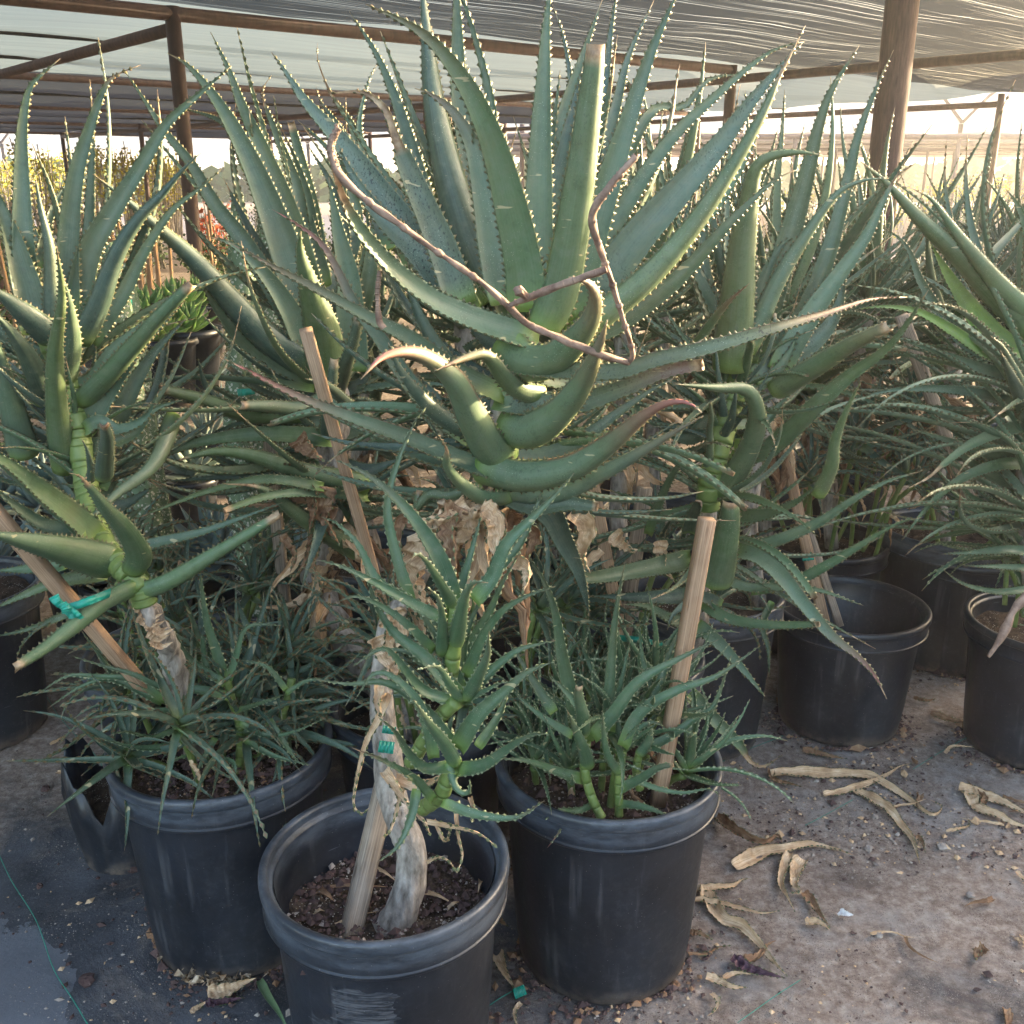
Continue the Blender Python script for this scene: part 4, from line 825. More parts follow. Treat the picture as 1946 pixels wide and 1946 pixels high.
L(1, [(1840, 1950), (1830, 1500), (1770, 1200), (1725, 930)], 190, .05, 'leafL')
L(1, [(1700, 1950), (1900, 1600), (1960, 1250), (1990, 950)], 150, .1, 'leaf')
L(1, [(1700, 1700), (1800, 1300), (1750, 1000), (1620, 770)], 110, .3, 'leafD')
L(1, [(1700, 1700), (1870, 1200), (1800, 900), (1700, 760), (1560, 630)], 100, .35, 'leaf')
L(1, [(1800, 1500), (1880, 1000), (1860, 700), (1740, 500), (1670, 330), (1665, 225)], 80, .5, 'leaf', tip='d', dry=.25)
L(4, [(1780, 400), (1600, 490), (1420, 480), (1262, 472)], 110, -.2, 'leaf', side=-1, tip='c', up=.3)
L(4, [(1600, 520), (1300, 520), (1050, 440), (830, 385)], 115, -.15, 'leafG', side=-1, tip='c', up=.3, dry=.06)
L(4, [(1280, 520), (1170, 460), (1080, 370), (1038, 225)], 65, -.1, 'leafD', side=-1)
L(4, [(1760, 650), (1450, 625), (1200, 640), (1000, 680), (780, 760), (572, 838)], 115, -.2, 'leafG', up=.6)
L(4, [(1932, 900), (1600, 830), (1350, 745), (1150, 715), (980, 745), (845, 805)], 150, -.2, 'leafG', side=-1, up=.4, tip='d', dry=.1)
L(4, [(1932, 950), (1650, 930), (1400, 950), (1175, 1025)], 72, -.25, 'leafG', up=.5, tip='c')
L(4, [(1900, 1250), (1750, 1170), (1580, 1060), (1380, 910), (1165, 880)], 130, -.2, 'leafO', side=-1, tip='d', dry=.18)
L(4, [(1780, 580), (1520, 545), (1280, 560), (1060, 640)], 75, .0, 'leaf')
L(4, [(1980, 620), (1850, 500), (1720, 370), (1600, 330)], 120, -.35, 'leafD', side=-1)
L(4, [(920, 520), (810, 780), (600, 950), (370, 1170)], 108, -.3, 'leaf', d0=1.9, side=-1)
L(4, [(1700, 780), (1400, 830), (1150, 850), (850, 870)], 70, 0, 'leafD', d0=2.1)
L(4, [(1700, 900), (1400, 860), (1100, 920), (850, 1010), (680, 1080)], 65, -.2, 'leafG', d0=2.0, tip='d', dry=.08)
for x, y, x2, y2, w_ in [(1750, 300, 1500, 250, 180), (1750, 400, 1950, 300, 160), (1750, 600, 2000, 500, 160), (1730, 700, 1500, 700, 150), (1760, 800, 2100, 750, 140), (1760, 900, 2050, 1050, 120), (1740, 300, 1300, 100, 150), (1730, 950, 1500, 1100, 110), (1750, 350, 1560, 420, 150), (1800, 200, 2000, 50, 160)]:
    L(4, [(x, y), ((x + x2) / 2, (y + y2) / 2 + 45), (x2, y2)], w_, .02, random.Random(x + y).choice(['leaf', 'leafD']), d0=2.12, up=.8)
for i, (pts, w_) in enumerate([([(1600, 880), (1650, 1000), (1620, 1150)], 100), ([(1720, 900), (1700, 1050), (1780, 1200)], 120), ([(1480, 1150), (1550, 1250), (1520, 1350)], 60), ([(1650, 960), (1500, 980), (1400, 1000), (1180, 990)], 60), ([(1750, 1000), (1600, 1300), (1500, 1420)], 80), ([(1660, 1150), (1640, 1300), (1700, 1450)], 90), ([(1560, 640), (1620, 700), (1700, 760)], 130)]):
    dryleaf(C, 4, pts, w_, 2.0, 1.98, 'dryB', i + 500)
# ---------------------------------------------------------------- right tree aloe with the ringed light green stem
Dp = PQ.location
D = plant('tree_aloe', (Dp.x + .02, Dp.y, HP - .09), 'tree aloe on the right with a ringed yellow green stem')
st = [atZ(6, 440, 300, 1.97), atZ(6, 400, 450, 1.96), atZ(6, 345, 640, 1.93), atZ(6, 310, 780, 1.92), atZ(6, 280, 900, 1.92), atZ(6, 275, 1000, 1.93)]
ringed(D, st[::-1], .024, step=.026)
trunk(D, [Vector((Dp.x + .02, Dp.y, HP - .12)), atZ(6, 180, 1750, 2.0), atZ(6, 230, 1400, 1.97), atZ(6, 270, 1100, 1.94), st[-1]], [.02, .02, .02, .02, .018], rough=.3)
L = lambda z, pts, w, dt=0.0, mat='leaf', d0=1.92, **k: TL(D, z, pts, w, d0, d0 + dt, mat, **k)
L(3, [(390, 1950), (420, 1650), (450, 1330), (490, 1060), (525, 890), (600, 825), (740, 800), (875, 815)], 225, -.08, 'leafO', side=-1, label='broad upright leaf bent sharply over at the top')
L(3, [(380, 1900), (420, 1500), (450, 1200), (480, 950), (488, 810)], 120, .15, 'leafD', tip='c')
L(3, [(500, 1900), (600, 1580), (710, 1220), (790, 930), (850, 680), (920, 480), (1068, 240)], 165, .15, 'leaf')
L(3, [(600, 1930), (780, 1650), (900, 1350), (1000, 980), (1060, 720), (1150, 480), (1248, 262)], 120, .2, 'leaf', tip='d', dry=.06)
L(3, [(640, 1950), (800, 1680), (960, 1450), (1100, 1250), (1200, 1040), (1310, 840)], 140, .1, 'leafL', tip='d', dry=.15)
L(3, [(480, 1850), (630, 1500), (780, 1250), (940, 1030), (1080, 950), (1222, 935)], 115, .0, 'leaf', side=-1)
L(3, [(480, 1900), (560, 1500), (650, 1300), (760, 1220)], 120, .1, 'leaf')
L(3, [(500, 1970), (700, 1880), (880, 1750), (960, 1600), (1000, 1400)], 160, .1, 'leafS')
L(3, [(620, 2060), (850, 1920), (1030, 1810), (1225, 1712)], 140, -.2, 'leafO', side=-1, tip='c', red=.2)
L(6, [(400, 700), (560, 720), (700, 620), (850, 470), (1020, 320), (1200, 190), (1310, 60), (1430, -135)], 140, -.25, 'leafG', up=.6)
L(6, [(290, 920), (380, 880), (470, 740), (525, 590), (525, 470), (470, 390), (330, 380), (90, 358)], 140, -.25, 'leafO', side=-1, up=.2, label='leaf curling up and over beside the ringed stem')
L(6, [(400, 1050), (560, 1050), (720, 990), (850, 890)], 90, -.2, 'leafO')
L(6, [(850, 950), (920, 800), (940, 660), (1000, 500), (1078, 340)], 85, -.1, 'leafG', d0=1.75, side=-1)
L(6, [(420, 1215), (600, 1195), (850, 1090), (1050, 960), (1220, 870), (1420, 808)], 85, -.15, 'leafL', up=.7, tip='d', dry=.06)
L(6, [(500, 1440), (720, 1400), (900, 1310), (1100, 1190), (1270, 1090), (1395, 1058)], 80, -.15, 'leafG', up=.5)
L(6, [(380, 1230), (530, 1260), (650, 1360), (780, 1520), (920, 1680), (1060, 1790), (1150, 1890), (1212, 2010)], 115, -.35, 'leafL', up=.9, red=.9, label='long pale leaf hanging down over the nearly empty pot, red teeth at its tip')
L(6, [(230, 1500), (380, 1590), (600, 1625), (860, 1620)], 70, -.2, 'leafG', tip='c')
L(6, [(330, 1370), (480, 1425), (650, 1425), (850, 1440), (1090, 1520)], 60, -.1, 'leafL')
L(6, [(310, 1420), (350, 1250), (385, 1080), (392, 975)], 190, -.05, 'leafG', side=-1, tip='c', d0=1.85, label='short wide leaf stump cut straight across')
L(6, [(190, 1150), (200, 1080), (230, 980)], 110, -.1, 'leafD', tip='c')
L(5, [(1980, 1280), (1750, 1330), (1550, 1365), (1365, 1390)], 125, -.2, 'leaf', tip='c', up=.4, label='flat cut leaf lying level left of the upright stake')
L(5, [(1980, 1470), (1720, 1480), (1430, 1470)], 100, -.1, 'leafD', up=.4)
L(5, [(2000, 1640), (1850, 1590), (1740, 1530), (1605, 1512)], 100, -.1, 'leafL', up=.8)
L(6, [(-40, 1150), (20, 980), (100, 820), (200, 710), (300, 665), (420, 705)], 60, -.2, 'leafO', red=.4)
L(6, [(110, 290), (200, 180), (290, 40), (390, -80), (492, -170)], 80, -.15, 'leafG', side=-1, red=.7)
L(6, [(210, 1620), (340, 1730), (450, 1850), (575, 2000)], 90, -.15, 'leafL', up=.9)
L(6, [(350, 1530), (230, 1480), (100, 1560), (60, 1650)], 90, -.1, 'leafD')
L(9, [(180, 200), (260, 290), (350, 380), (440, 470), (500, 560), (570, 580), (665, 520)], 90, -.05, 'leafG', d0=1.9, tip='d', dry=.4)
L(6, [(610, 1500), (560, 1620), (590, 1750), (595, 1900)], 40, 0, 'leaf', d0=2.1)
L(6, [(430, 400), (600, 330), (700, 200), (750, 80)], 100, .05, 'leafL')
L(6, [(400, 520), (300, 560), (180, 640), (60, 600), (-60, 480)], 130, .05, 'leaf')
L(6, [(380, 560), (560, 560), (640, 480), (720, 400)], 90, .1, 'leafG')
for x, y, x2, y2, w_ in [(420, 350, 150, 260, 180), (400, 480, 180, 420, 160), (420, 300, 650, 150, 170), (380, 600, 150, 700, 130), (300, 1000, 80, 1100, 90), (270, 1150, 0, 1160, 90), (250, 1350, 60, 1450, 90), (300, 1250, 560, 1330, 90)]:
    L(6, [(x, y), ((x + x2) / 2, (y + y2) / 2 + 45), (x2, y2)], w_, .05, random.Random(x + y).choice(['leaf', 'leafG']), d0=1.97, up=.8)
for i, (z, pts, w_) in enumerate([(5, [(1560, 1140), (1640, 1220), (1700, 1230)], 110), (5, [(1500, 1230), (1420, 1330), (1430, 1600)], 60), (6, [(30, 1180), (40, 1300), (100, 1400)], 90), (9, [(60, 140), (130, 190), (210, 260)], 34), (5, [(1600, 1650), (1580, 1760), (1640, 1830)], 50)]):
    dryleaf(D, z, pts, w_, 1.9, 1.88, 'dry', i + 600)
# ---------------------------------------------------------------- aloe at the right edge
E = plant('tree_aloe', atZ(6, 1990, 1450, 2.35), 'backlit tree aloe at the right edge with sun yellow painted into its lower leaves')
trunk(E, [atZ(6, 1990, 1500, 2.35), atZ(6, 1960, 1000, 2.33), atZ(6, 1960, 500, 2.32), atZ(6, 1980, 200, 2.32)], [.025, .025, .03, .03], rough=.3)
L = lambda z, pts, w, dt=0.0, mat='leaf', d0=2.3, **k: TL(E, z, pts, w, d0, d0 + dt, mat, **k)
L(3, [(2000, 1760), (1800, 1560), (1600, 1360), (1400, 1170), (1230, 980), (1075, 845)], 175, .0, 'leafG', side=-1)
L(3, [(2050, 1720), (1860, 1560), (1700, 1380), (1560, 1200), (1450, 1050), (1350, 990)], 130, -.1, 'leafO', side=-1)
L(3, [(1900, 1880), (1760, 1760), (1620, 1580), (1520, 1420), (1440, 1270)], 160, .05, 'leafSun')
L(3, [(1980, 1880), (1750, 1860), (1560, 1740), (1380, 1640), (1200, 1610), (1040, 1625)], 100, -.05, 'leafSun', up=.6)
L(3, [(1980, 1980), (1750, 1950), (1500, 1860), (1290, 1785)], 100, -.05, 'leafL', up=.6)
L(3, [(1850, 1900), (1600, 1780), (1400, 1500), (1320, 1300), (1190, 1180)], 90, .15, 'leafL')
L(3, [(2000, 1500), (1960, 1250), (1900, 1080), (1835, 990)], 90, .1, 'leafO')
L(3, [(1690, 1450), (1800, 1300), (1932, 1150), (2000, 1020)], 70, .3, 'leaf')
L(6, [(1900, 470), (1650, 405), (1400, 385), (1200, 400), (1030, 450)], 80, -.1, 'leafL', up=.6)
L(6, [(1990, 720), (1750, 640), (1540, 580), (1430, 510), (1375, 440)], 75, 0, 'leafG')
L(6, [(2050, 570), (1850, 600), (1650, 680), (1500, 790), (1430, 850), (1305, 915)], 95, -.25, 'leafO', tip='d', dry=.25)
L(6, [(2000, 780), (1800, 785), (1620, 850), (1480, 950), (1380, 1060), (1290, 1180)], 85, -.2, 'leafG')
L(6, [(1990, 750), (1800, 740), (1600, 680), (1330, 590)], 90, 0, 'leafL')
L(6, [(2010, 700), (1940, 500), (1870, 330), (1805, 178)], 130, -.3, 'leafD', side=-1)
L(6, [(1990, 890), (1800, 860), (1650, 770), (1480, 620)], 90, .05, 'leafL')
L(6, [(1990, 1050), (1850, 1040), (1700, 980), (1590, 890)], 90, 0, 'leafG')
L(6, [(2010, 1250), (1850, 1230), (1650, 1245), (1500, 1250)], 70, -.1, 'leafL')
L(6, [(2000, 1330), (1850, 1320), (1700, 1315), (1615, 1310)], 50, -.1, 'leafL')
L(6, [(1990, 1430), (1800, 1450), (1620, 1410), (1505, 1330)], 50, -.1, 'leafL')
mb = MB(); rs = .006; P_ = [atZ(6, 1990, 1440, 1.9), atZ(6, 1890, 1530, 1.88), atZ(6, 1820, 1680, 1.86), atZ(6, 1745, 1790, 1.85)]
tube(mb, P_, [.009, .011, .006, .010, .006, .003], 10, 30, rough=.4); mb.build('dry_spike', M['stalk'], E)
fill(A, [atZ(5, 1010, 150, 1.56)], 10, 25, 70, VN, (15, 165), 1.0, 1.25, 1)
fill(A, [atZ(5, 1000, 420, 1.55), atZ(5, 990, 620, 1.54), atZ(5, 960, 780, 1.54)], 7, -10, 35, VK + VL, (-20, 200), .8, 1.1, 2)
fill(C, [atZ(1, 1720, 1800, 2.2)], 14, 15, 75, VN, (0, 180), 1.0, 1.3, 3)
fill(C, [atZ(4, 1740, 450, 2.16), atZ(4, 1740, 700, 2.16), atZ(4, 1730, 950, 2.14)], 10, -15, 30, VN + VK, (0, 360), .9, 1.2, 4)
fill(B, [atZ(4, 350, 300, 1.86)], 12, 15, 75, VN, (0, 180), 1.0, 1.3, 5)
fill(B, [atZ(4, 420, 620, 1.82), atZ(4, 450, 900, 1.78)], 9, -15, 30, VN + VK, (10, 200), .9, 1.1, 6)
fill(D, [atZ(6, 430, 300, 2.02)], 14, 15, 75, VN, (0, 180), 1.0, 1.3, 7)
fill(D, [atZ(6, 400, 430, 1.98), atZ(6, 360, 580, 1.97)], 10, -5, 35, VL + VN, (0, 360), .7, .95, 8)
fill(D, [atZ(6, 275, 1000, 1.95), atZ(6, 260, 1200, 1.98)], 8, -25, 25, VL + VN, (0, 360), .7, .95, 9)
for k_, (zx, zy, dd) in enumerate([(430, 330, 1.95), (410, 420, 1.94), (380, 510, 1.93), (355, 600, 1.92), (335, 680, 1.92)]):
    fill(D, [atZ(6, zx, zy, dd + .02)], 5, 30, 62, VK + VL, (0, 360), .42, .6, 40 + k_)
for k_, (zx, zy, dd) in enumerate([(340, 380, 1.79), (370, 480, 1.78), (400, 580, 1.77), (420, 680, 1.76), (435, 780, 1.75), (460, 900, 1.73)]):
    fill(B, [atZ(4, zx, zy, dd + .01)], 4, 25, 60, VK + VL, (0, 360), .45, .7, 50 + k_)
VW = variants('pale', 'leafL', 7, .52, .028, [(R(25), R(-45)), (R(15), R(-25)), (R(30), R(-70))], (.014, .003), tips=[('p', 0), ('d', .1)], nn=20)
fill(E, [atZ(6, 1990, 450, 2.25), atZ(6, 1990, 750, 2.25), atZ(6, 1990, 1050, 2.25)], 8, -5, 45, VW, (100, 280), .9, 1.3, 60)
fill(D, [atZ(6, 275, 950, 1.95)], 5, -5, 35, VW, (150, 390), .7, 1.0, 61)
fill(E, [atZ(6, 1980, 200, 2.36)], 14, 15, 80, VN, (0, 360), 1.0, 1.3, 10)
fill(E, [atZ(6, 1960, 500, 2.34), atZ(6, 1960, 800, 2.34), atZ(6, 1980, 1100, 2.34)], 11, -25, 30, VL + VN, (60, 300), .9, 1.2, 11)
# ---------------------------------------------------------------- thick stand of tree aloes behind
def dryvar(n, L_, W_, mat='dry'):
    out = []
    for i in range(n):
        rnd = random.Random(i + 77); P = []; p = Vector((0, 0, 0)); a = R(rnd.uniform(-60, 10))
        for s in range(7): P.append(p.copy()); a -= R(rnd.uniform(-10, 30)); p = p + Vector((math.cos(a), rnd.uniform(-.4, .4), math.sin(a))) * L_ / 6
        mb = MB(); leaf_geo(mb, P, W_, Vector((-.3, .3, 1)), n=20, thick=.03, chan=.3, tip='p', teeth=None, seed=i, yb=0, crump=.4, fold=.15, roll=(0, rnd.uniform(-2, 2)))
        out.append(mb.mesh('dead_leaf', [M[mat]]))
    return out
VD = dryvar(5, .22, .045) + dryvar(3, .25, .04, 'dryB')
fill(A, [atZ(5, 900, 950, 1.50), atZ(5, 1000, 1000, 1.54), atZ(5, 780, 1050, 1.5)], 3, -60, 0, VD, (0, 360), .8, 1.2, 21)
for o_ in list(A.children)[-9:]: o_.name = 'dead_leaf'
fill(A, [atZ(5, 980, 800, 1.58), atZ(5, 960, 950, 1.58)], 8, -20, 20, VK + VN, (0, 180), .8, 1.1, 22)
fill(C, [atZ(4, 1740, 1150, 2.1), atZ(4, 1720, 1350, 2.08)], 7, -60, 10, VD, (0, 360), .8, 1.3, 23)
for o_ in list(C.children)[-14:]: o_.name = 'dead_leaf'
lab = 'tree aloe in the crowded stand behind the right and central aloes'
spots = [(.33, 2.45, 1.22, 1.0), (-.14, 2.62, 1.18, .95), (.70, 2.62, 1.14, 1.05), (1.05, 3.1, 1.16, 1.0), (1.42, 3.1, 1.08, .95), (1.75, 3.55, 1.10, 1.0), (.52, 3.25, 1.2, 1.0), (.05, 3.5, 1.22, 1.0), (2.1, 3.5, 1.0, .9), (.9, 3.7, 1.15, 1.0), (1.35, 4.0, 1.12, 1.0), (.35, 4.2, 1.2, 1.0), (2.3, 4.4, 1.05, 1.0), (1.15, 3.4, 1.0, .9), (1.6, 3.9, 1.05, .9), (.15, 3.0, 1.05, .9), (.85, 3.15, 1.0, .9), (-.40, 2.85, .98, .8), (-1.55, 2.6, 1.0, .8)]
for i, (x, y, z, s) in enumerate(spots):
    rnd = random.Random(i * 7 + 3); z += .04; e = plant('tree_aloe', (x, y, .40), lab if i < 19 else 'tree aloe beyond the left edge rosette', group='crowded stand of tree aloes' if i < 19 else None)
    bx, by = rnd.uniform(-.12, .12), rnd.uniform(-.08, .08)
    top = Vector((bx, by, z - .40))
    mb = MB(); tube(mb, [Vector((0, 0, -.02)), Vector((bx * .1 - .05, 0, .3)), Vector((bx * .7, by, .6)), top], [.022, .022, .028, .026], 12, 24, rough=.25); o = mb.build('trunk', M['bark'], None, org=(0, 0, 0)); o.parent = e
    rosette(e, top - Vector((0, 0, .06)), VB + VN, 22, R(8), R(86), rnd, .75 * s, 1.1 * s, h=.07)
    rosette(e, top - Vector((0, 0, .25)), VL + VN, 16, R(-15), R(40), rnd, .8, 1.2, h=.2)
    rosette(e, top - Vector((0, 0, .3)), VD, 8, R(-50), R(0), rnd, .8, 1.3, h=.1, name='dead_leaf')
# ---------------------------------------------------------------- clumps of small offsets
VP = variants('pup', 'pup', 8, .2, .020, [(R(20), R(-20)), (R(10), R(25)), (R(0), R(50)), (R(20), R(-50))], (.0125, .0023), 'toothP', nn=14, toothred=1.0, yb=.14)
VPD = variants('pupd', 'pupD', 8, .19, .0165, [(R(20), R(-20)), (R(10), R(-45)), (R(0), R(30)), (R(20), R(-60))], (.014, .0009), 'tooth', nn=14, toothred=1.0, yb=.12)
def clump(spots, var, label, group, base_h, s=1.0, nl=(10, 14), e0=-5, e1=75, stem=True, dead=.15):
    for i, (x, y, h, lx, ly) in enumerate(spots):
        rnd = random.Random(i * 13 + int(x * 1000)); e = plant('small_aloe', (x, y, base_h), label, group=group)
        top = Vector((lx, ly, h))
        mb = MB(); tube(mb, [Vector((0, 0, -.02)), Vector((lx * .5, ly * .5, h * .6)), top], [.0075, .007, .0075], 8, 10)
        o = mb.build('stem', M['stem'], None, org=(0, 0, 0)); o.parent = e
        ln = (rnd.uniform(-.5, .5) - ly * 3, rnd.uniform(-.5, .5) + lx * 3)
        rosette(e, top, var, rnd.randint(*nl), R(e0), R(e1), rnd, s * .65, s * 1.1, h=.03, lean=ln)
        if rnd.random() < dead * 3: rosette(e, top * .5, VD, 1, R(-30), R(10), rnd, .35, .5, name='dead_leaf')
def spread(cx, cy, n, r, hs, seed, lean=.1):
    rnd = random.Random(seed); out = []
    for i in range(n):
        an = i * 2.4 + rnd.uniform(-.3, .3); q = r * math.sqrt((i + .5) / n)
        out.append((cx + q * math.cos(an), cy + q * math.sin(an), rnd.uniform(*hs), lean * math.cos(an) * rnd.random(), lean * math.sin(an) * rnd.random()))
    return out
lx, ly = PL.location.x, PL.location.y
clump(spread(lx - .02, ly + .035, 17, .13, (.03, .20), 5, .12), VPD, 'small dark green offset in the dense clump filling the left pot', 'offsets in the left pot', HP - .05, 1.25, (15, 20), -28, 60)
PN = plant('small_aloe', (lx - .01, ly - .02, HP - .05), 'taller green offset standing up in the middle of the left pot clump')
ringed(PN, [Vector((lx + .045, ly - .05, HP - .05)), atZ(7, 1260, 380, ly - .06), atZ(7, 1215, 230, ly - .06), atZ(7, 1190, 130, ly - .06)], .0085)
ringed(PN, [Vector((lx + .12, ly - .03, HP - .05)), atZ(7, 1480, 320, ly - .03), atZ(7, 1510, 230, ly - .03), atZ(7, 1530, 120, ly - .02)], .0085)
PUP(PN, 7, [([(1180, 130), (1130, -30), (1080, -200), (1045, -480)], 70, .03), ([(1200, 130), (1240, 0), (1300, -150), (1480, -160)], 50, .0), ([(1180, 150), (1000, 20), (900, -150)], 55, 0),
    ([(1210, 220), (1050, 180), (860, 170), (700, 100), (560, 60), (370, 0)], 62, -.06), ([(1080, 300), (860, 290), (700, 300), (590, 280)], 60, -.08), ([(870, 240), (700, 130), (520, 110), (350, 110), (185, 210)], 50, -.05),
    ([(850, 250), (600, 130), (430, 160), (245, 280)], 46, -.04), ([(1000, 440), (850, 480), (700, 480), (520, 432)], 56, -.1, dict(mat='pup')), ([(1130, 430), (1080, 520), (1040, 600), (1008, 695)], 44, -.08),
    ([(1280, 440), (1400, 510), (1500, 545), (1635, 575)], 44, -.06), ([(1400, 330), (1470, 430), (1550, 540), (1590, 570)], 55, -.05), ([(1250, 350), (1400, 420), (1540, 400), (1700, 330)], 40, -.04),
    ([(1150, 540), (1220, 560), (1230, 620), (1180, 675)], 40, -.06), ([(1130, 560), (1000, 525), (900, 560), (840, 640)], 34, -.08), ([(1100, 120), (1070, 0), (1060, -100), (1062, 60)], 40, .02),
    ([(1240, 290), (1400, 240), (1500, 200)], 40, -.05), ([(1500, 200), (1620, 130), (1760, 140)], 34, 0), ([(1500, 180), (1400, 60), (1250, 20)], 40, 0), ([(1000, 420), (900, 400), (800, 430), (660, 400), (570, 420)], 44, -.1)], d0=ly - .08, mat='pup')
rx, ry = PR.location.x, PR.location.y
clump(spread(rx - .02, ry + .045, 14, .135, (.05, .21), 9, .1), VP, 'small spiny green offset among those crowding the right front pot', 'offsets in the right front pot', HP - .07, 1.0, (11, 15), -5, 76)
PO = plant('small_aloe', (rx - .05, ry - .12, HP - .07), 'front offset in the right front pot with ringed yellow green stem and cupped leaves')
ringed(PO, [atZ(8, 1500, 850, ry - .15), atZ(8, 1450, 750, ry - .14), atZ(8, 1410, 600, ry - .13), atZ(8, 1420, 450, ry - .12)], .0088)
ringed(PO, [atZ(8, 1590, 840, ry - .13), atZ(8, 1590, 650, ry - .12), atZ(8, 1610, 500, ry - .12)], .0082)
ringed(PO, [atZ(8, 1700, 700, ry - .10), atZ(8, 1680, 600, ry - .1), atZ(8, 1700, 500, ry - .1)], .0078)
PUP(PO, 8, [([(1430, 590), (1400, 480), (1350, 360), (1318, 285)], 95, -.06, dict(side=-1)), ([(1420, 460), (1350, 250), (1290, 0), (1260, -200), (1200, -380), (1088, -560)], 110, .05),
    ([(1400, 420), (1400, 320), (1380, 220), (1380, 160)], 95, -.05, dict(side=-1, tip='c')), ([(1450, 430), (1560, 310), (1690, 140), (1900, 20), (2112, -85)], 100, .0), ([(1610, 480), (1700, 300), (1900, 180), (2100, 110), (2335, -55)], 85, .0),
    ([(1400, 650), (1270, 610), (1120, 555), (955, 538)], 75, -.05), ([(1600, 700), (1700, 650), (1800, 590), (1875, 575)], 70, -.06, dict(tip='c')), ([(1590, 780), (1700, 790), (1800, 820), (1878, 860)], 60, -.06),
    ([(1470, 770), (1380, 815), (1280, 810), (1200, 862)], 45, -.06), ([(1420, 800), (1320, 825), (1280, 920), (1215, 1008)], 30, -.1, dict(red=1)), ([(1590, 620), (1530, 520), (1510, 400), (1505, 285)], 60, -.05, dict(side=-1)),
    ([(1700, 520), (1740, 460), (1755, 400), (1745, 350)], 75, -.03, dict(side=-1)), ([(1620, 480), (1700, 380), (1770, 350), (1830, 375)], 60, -.02), ([(1540, 400), (1540, 200), (1560, -100), (1590, -320), (1625, -500)], 80, .1),
    ([(1350, 420), (1200, 330), (1100, 250), (1030, 180)], 60, .02), ([(1400, 300), (1320, 200), (1220, 100)], 60, .02), ([(1700, 500), (1850, 430), (1990, 330), (2090, 260), (2180, 0)], 66, .05),
    ([(1250, 300), (1150, 150), (1060, 0), (1000, -80)], 70, .06), ([(1640, 640), (1800, 700), (1932, 720), (2060, 700), (2130, 740)], 40, -.02), ([(1700, 300), (1800, 150), (1850, 0), (1932, -180)], 70, .1)], d0=ry - .13)
# other clumps of offsets, in shade between the pots
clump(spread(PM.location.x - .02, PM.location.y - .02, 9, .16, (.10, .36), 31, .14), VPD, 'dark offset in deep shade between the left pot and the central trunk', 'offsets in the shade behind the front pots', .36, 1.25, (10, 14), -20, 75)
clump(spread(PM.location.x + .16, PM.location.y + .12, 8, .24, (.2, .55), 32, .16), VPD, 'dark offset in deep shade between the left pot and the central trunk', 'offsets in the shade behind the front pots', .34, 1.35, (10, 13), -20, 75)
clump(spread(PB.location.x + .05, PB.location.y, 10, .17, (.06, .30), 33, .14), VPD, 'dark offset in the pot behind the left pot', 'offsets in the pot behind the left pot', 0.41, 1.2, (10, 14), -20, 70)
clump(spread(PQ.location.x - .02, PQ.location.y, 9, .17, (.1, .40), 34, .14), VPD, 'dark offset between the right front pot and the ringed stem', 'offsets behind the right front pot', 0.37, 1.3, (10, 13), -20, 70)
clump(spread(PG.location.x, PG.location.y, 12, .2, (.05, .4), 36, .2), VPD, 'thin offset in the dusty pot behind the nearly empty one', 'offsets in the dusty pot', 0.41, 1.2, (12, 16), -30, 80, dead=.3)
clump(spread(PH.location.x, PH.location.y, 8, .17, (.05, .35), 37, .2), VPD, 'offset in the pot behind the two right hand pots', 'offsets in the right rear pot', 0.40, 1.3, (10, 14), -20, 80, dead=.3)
clump(spread(PI_.location.x, PI_.location.y, 8, .15, (.05, .3), 38, .15), VP, 'offset in the pot at the right edge', 'offsets in the right edge pot', 0.40, 1.4, (10, 14), -10, 60)
clump(spread(1.2, 3.3, 8, .25, (.1, .5), 39, .2), VPD, 'offset deep in the stand of aloes behind the nearly empty pot', 'offsets under the crowded stand', 0.41, 1.6, (10, 14), -20, 70, dead=.3)
for i, (x, y, z, s) in enumerate(spots[:19]):
    pot(x, y, 'black nursery pot in the shade under the crowded stand of aloes', seed=60 + i, soil=.06, group='pots under the crowded stand') if (x, y) not in ((.33, 2.45), (.70, 2.62), (1.05, 3.1), (1.15, 3.4), (.85, 3.15), (.15, 3.0), (1.6, 3.9)) else None
# ---------------------------------------------------------------- nursery field beyond
def solid_rosette(kind, mat, n, L_, W_, e0, e1, seed, curve=12, h0=.05):
    rnd = random.Random(seed); mb = MB()
    for i in range(n):
        t = i / (n - 1); az = i * 2.4; el = R(e0 + (e1 - e0) * t + rnd.uniform(-6, 6)); l = L_ * (1 - .35 * t) * rnd.uniform(.85, 1.1); P = []; p = Vector((0, 0, h0 + .03 * t))
        for s in range(5):
            P.append(p.copy()); a = el + R(curve) * s / 4; p = p + Vector((math.cos(az) * math.cos(a), math.sin(az) * math.cos(a), math.sin(a))) * l / 4
        leaf_geo(mb, P, W_ * (1 - .25 * t), Vector((-.2 * math.cos(az), -.2 * math.sin(az), 1)), n=9, teeth=None, seed=i, chan=.22, thick=.14, basew=.6)
    return mb.mesh(kind, [M[mat], M['tooth']])
def field_pot():
    mb = MB(); lathe(mb, [(.09, 0), (.115, .22), (.125, .225), (.125, .25), (.112, .25), (.11, .22), (0, .215)], 20); return mb.mesh('plant_pot', [M['pot']])
AG = [solid_rosette('agave', 'agave', 22, .30, .075, 5, 80, i) for i in range(3)]
SU = [solid_rosette('succulent', 'succ', 26, .20, .085, 15, 82, i, 8) for i in range(2)]
AL = [solid_rosette('small_aloe', 'leaf', 16, .42, .045, 10, 85, i, 10) for i in range(3)]
FP = field_pot()
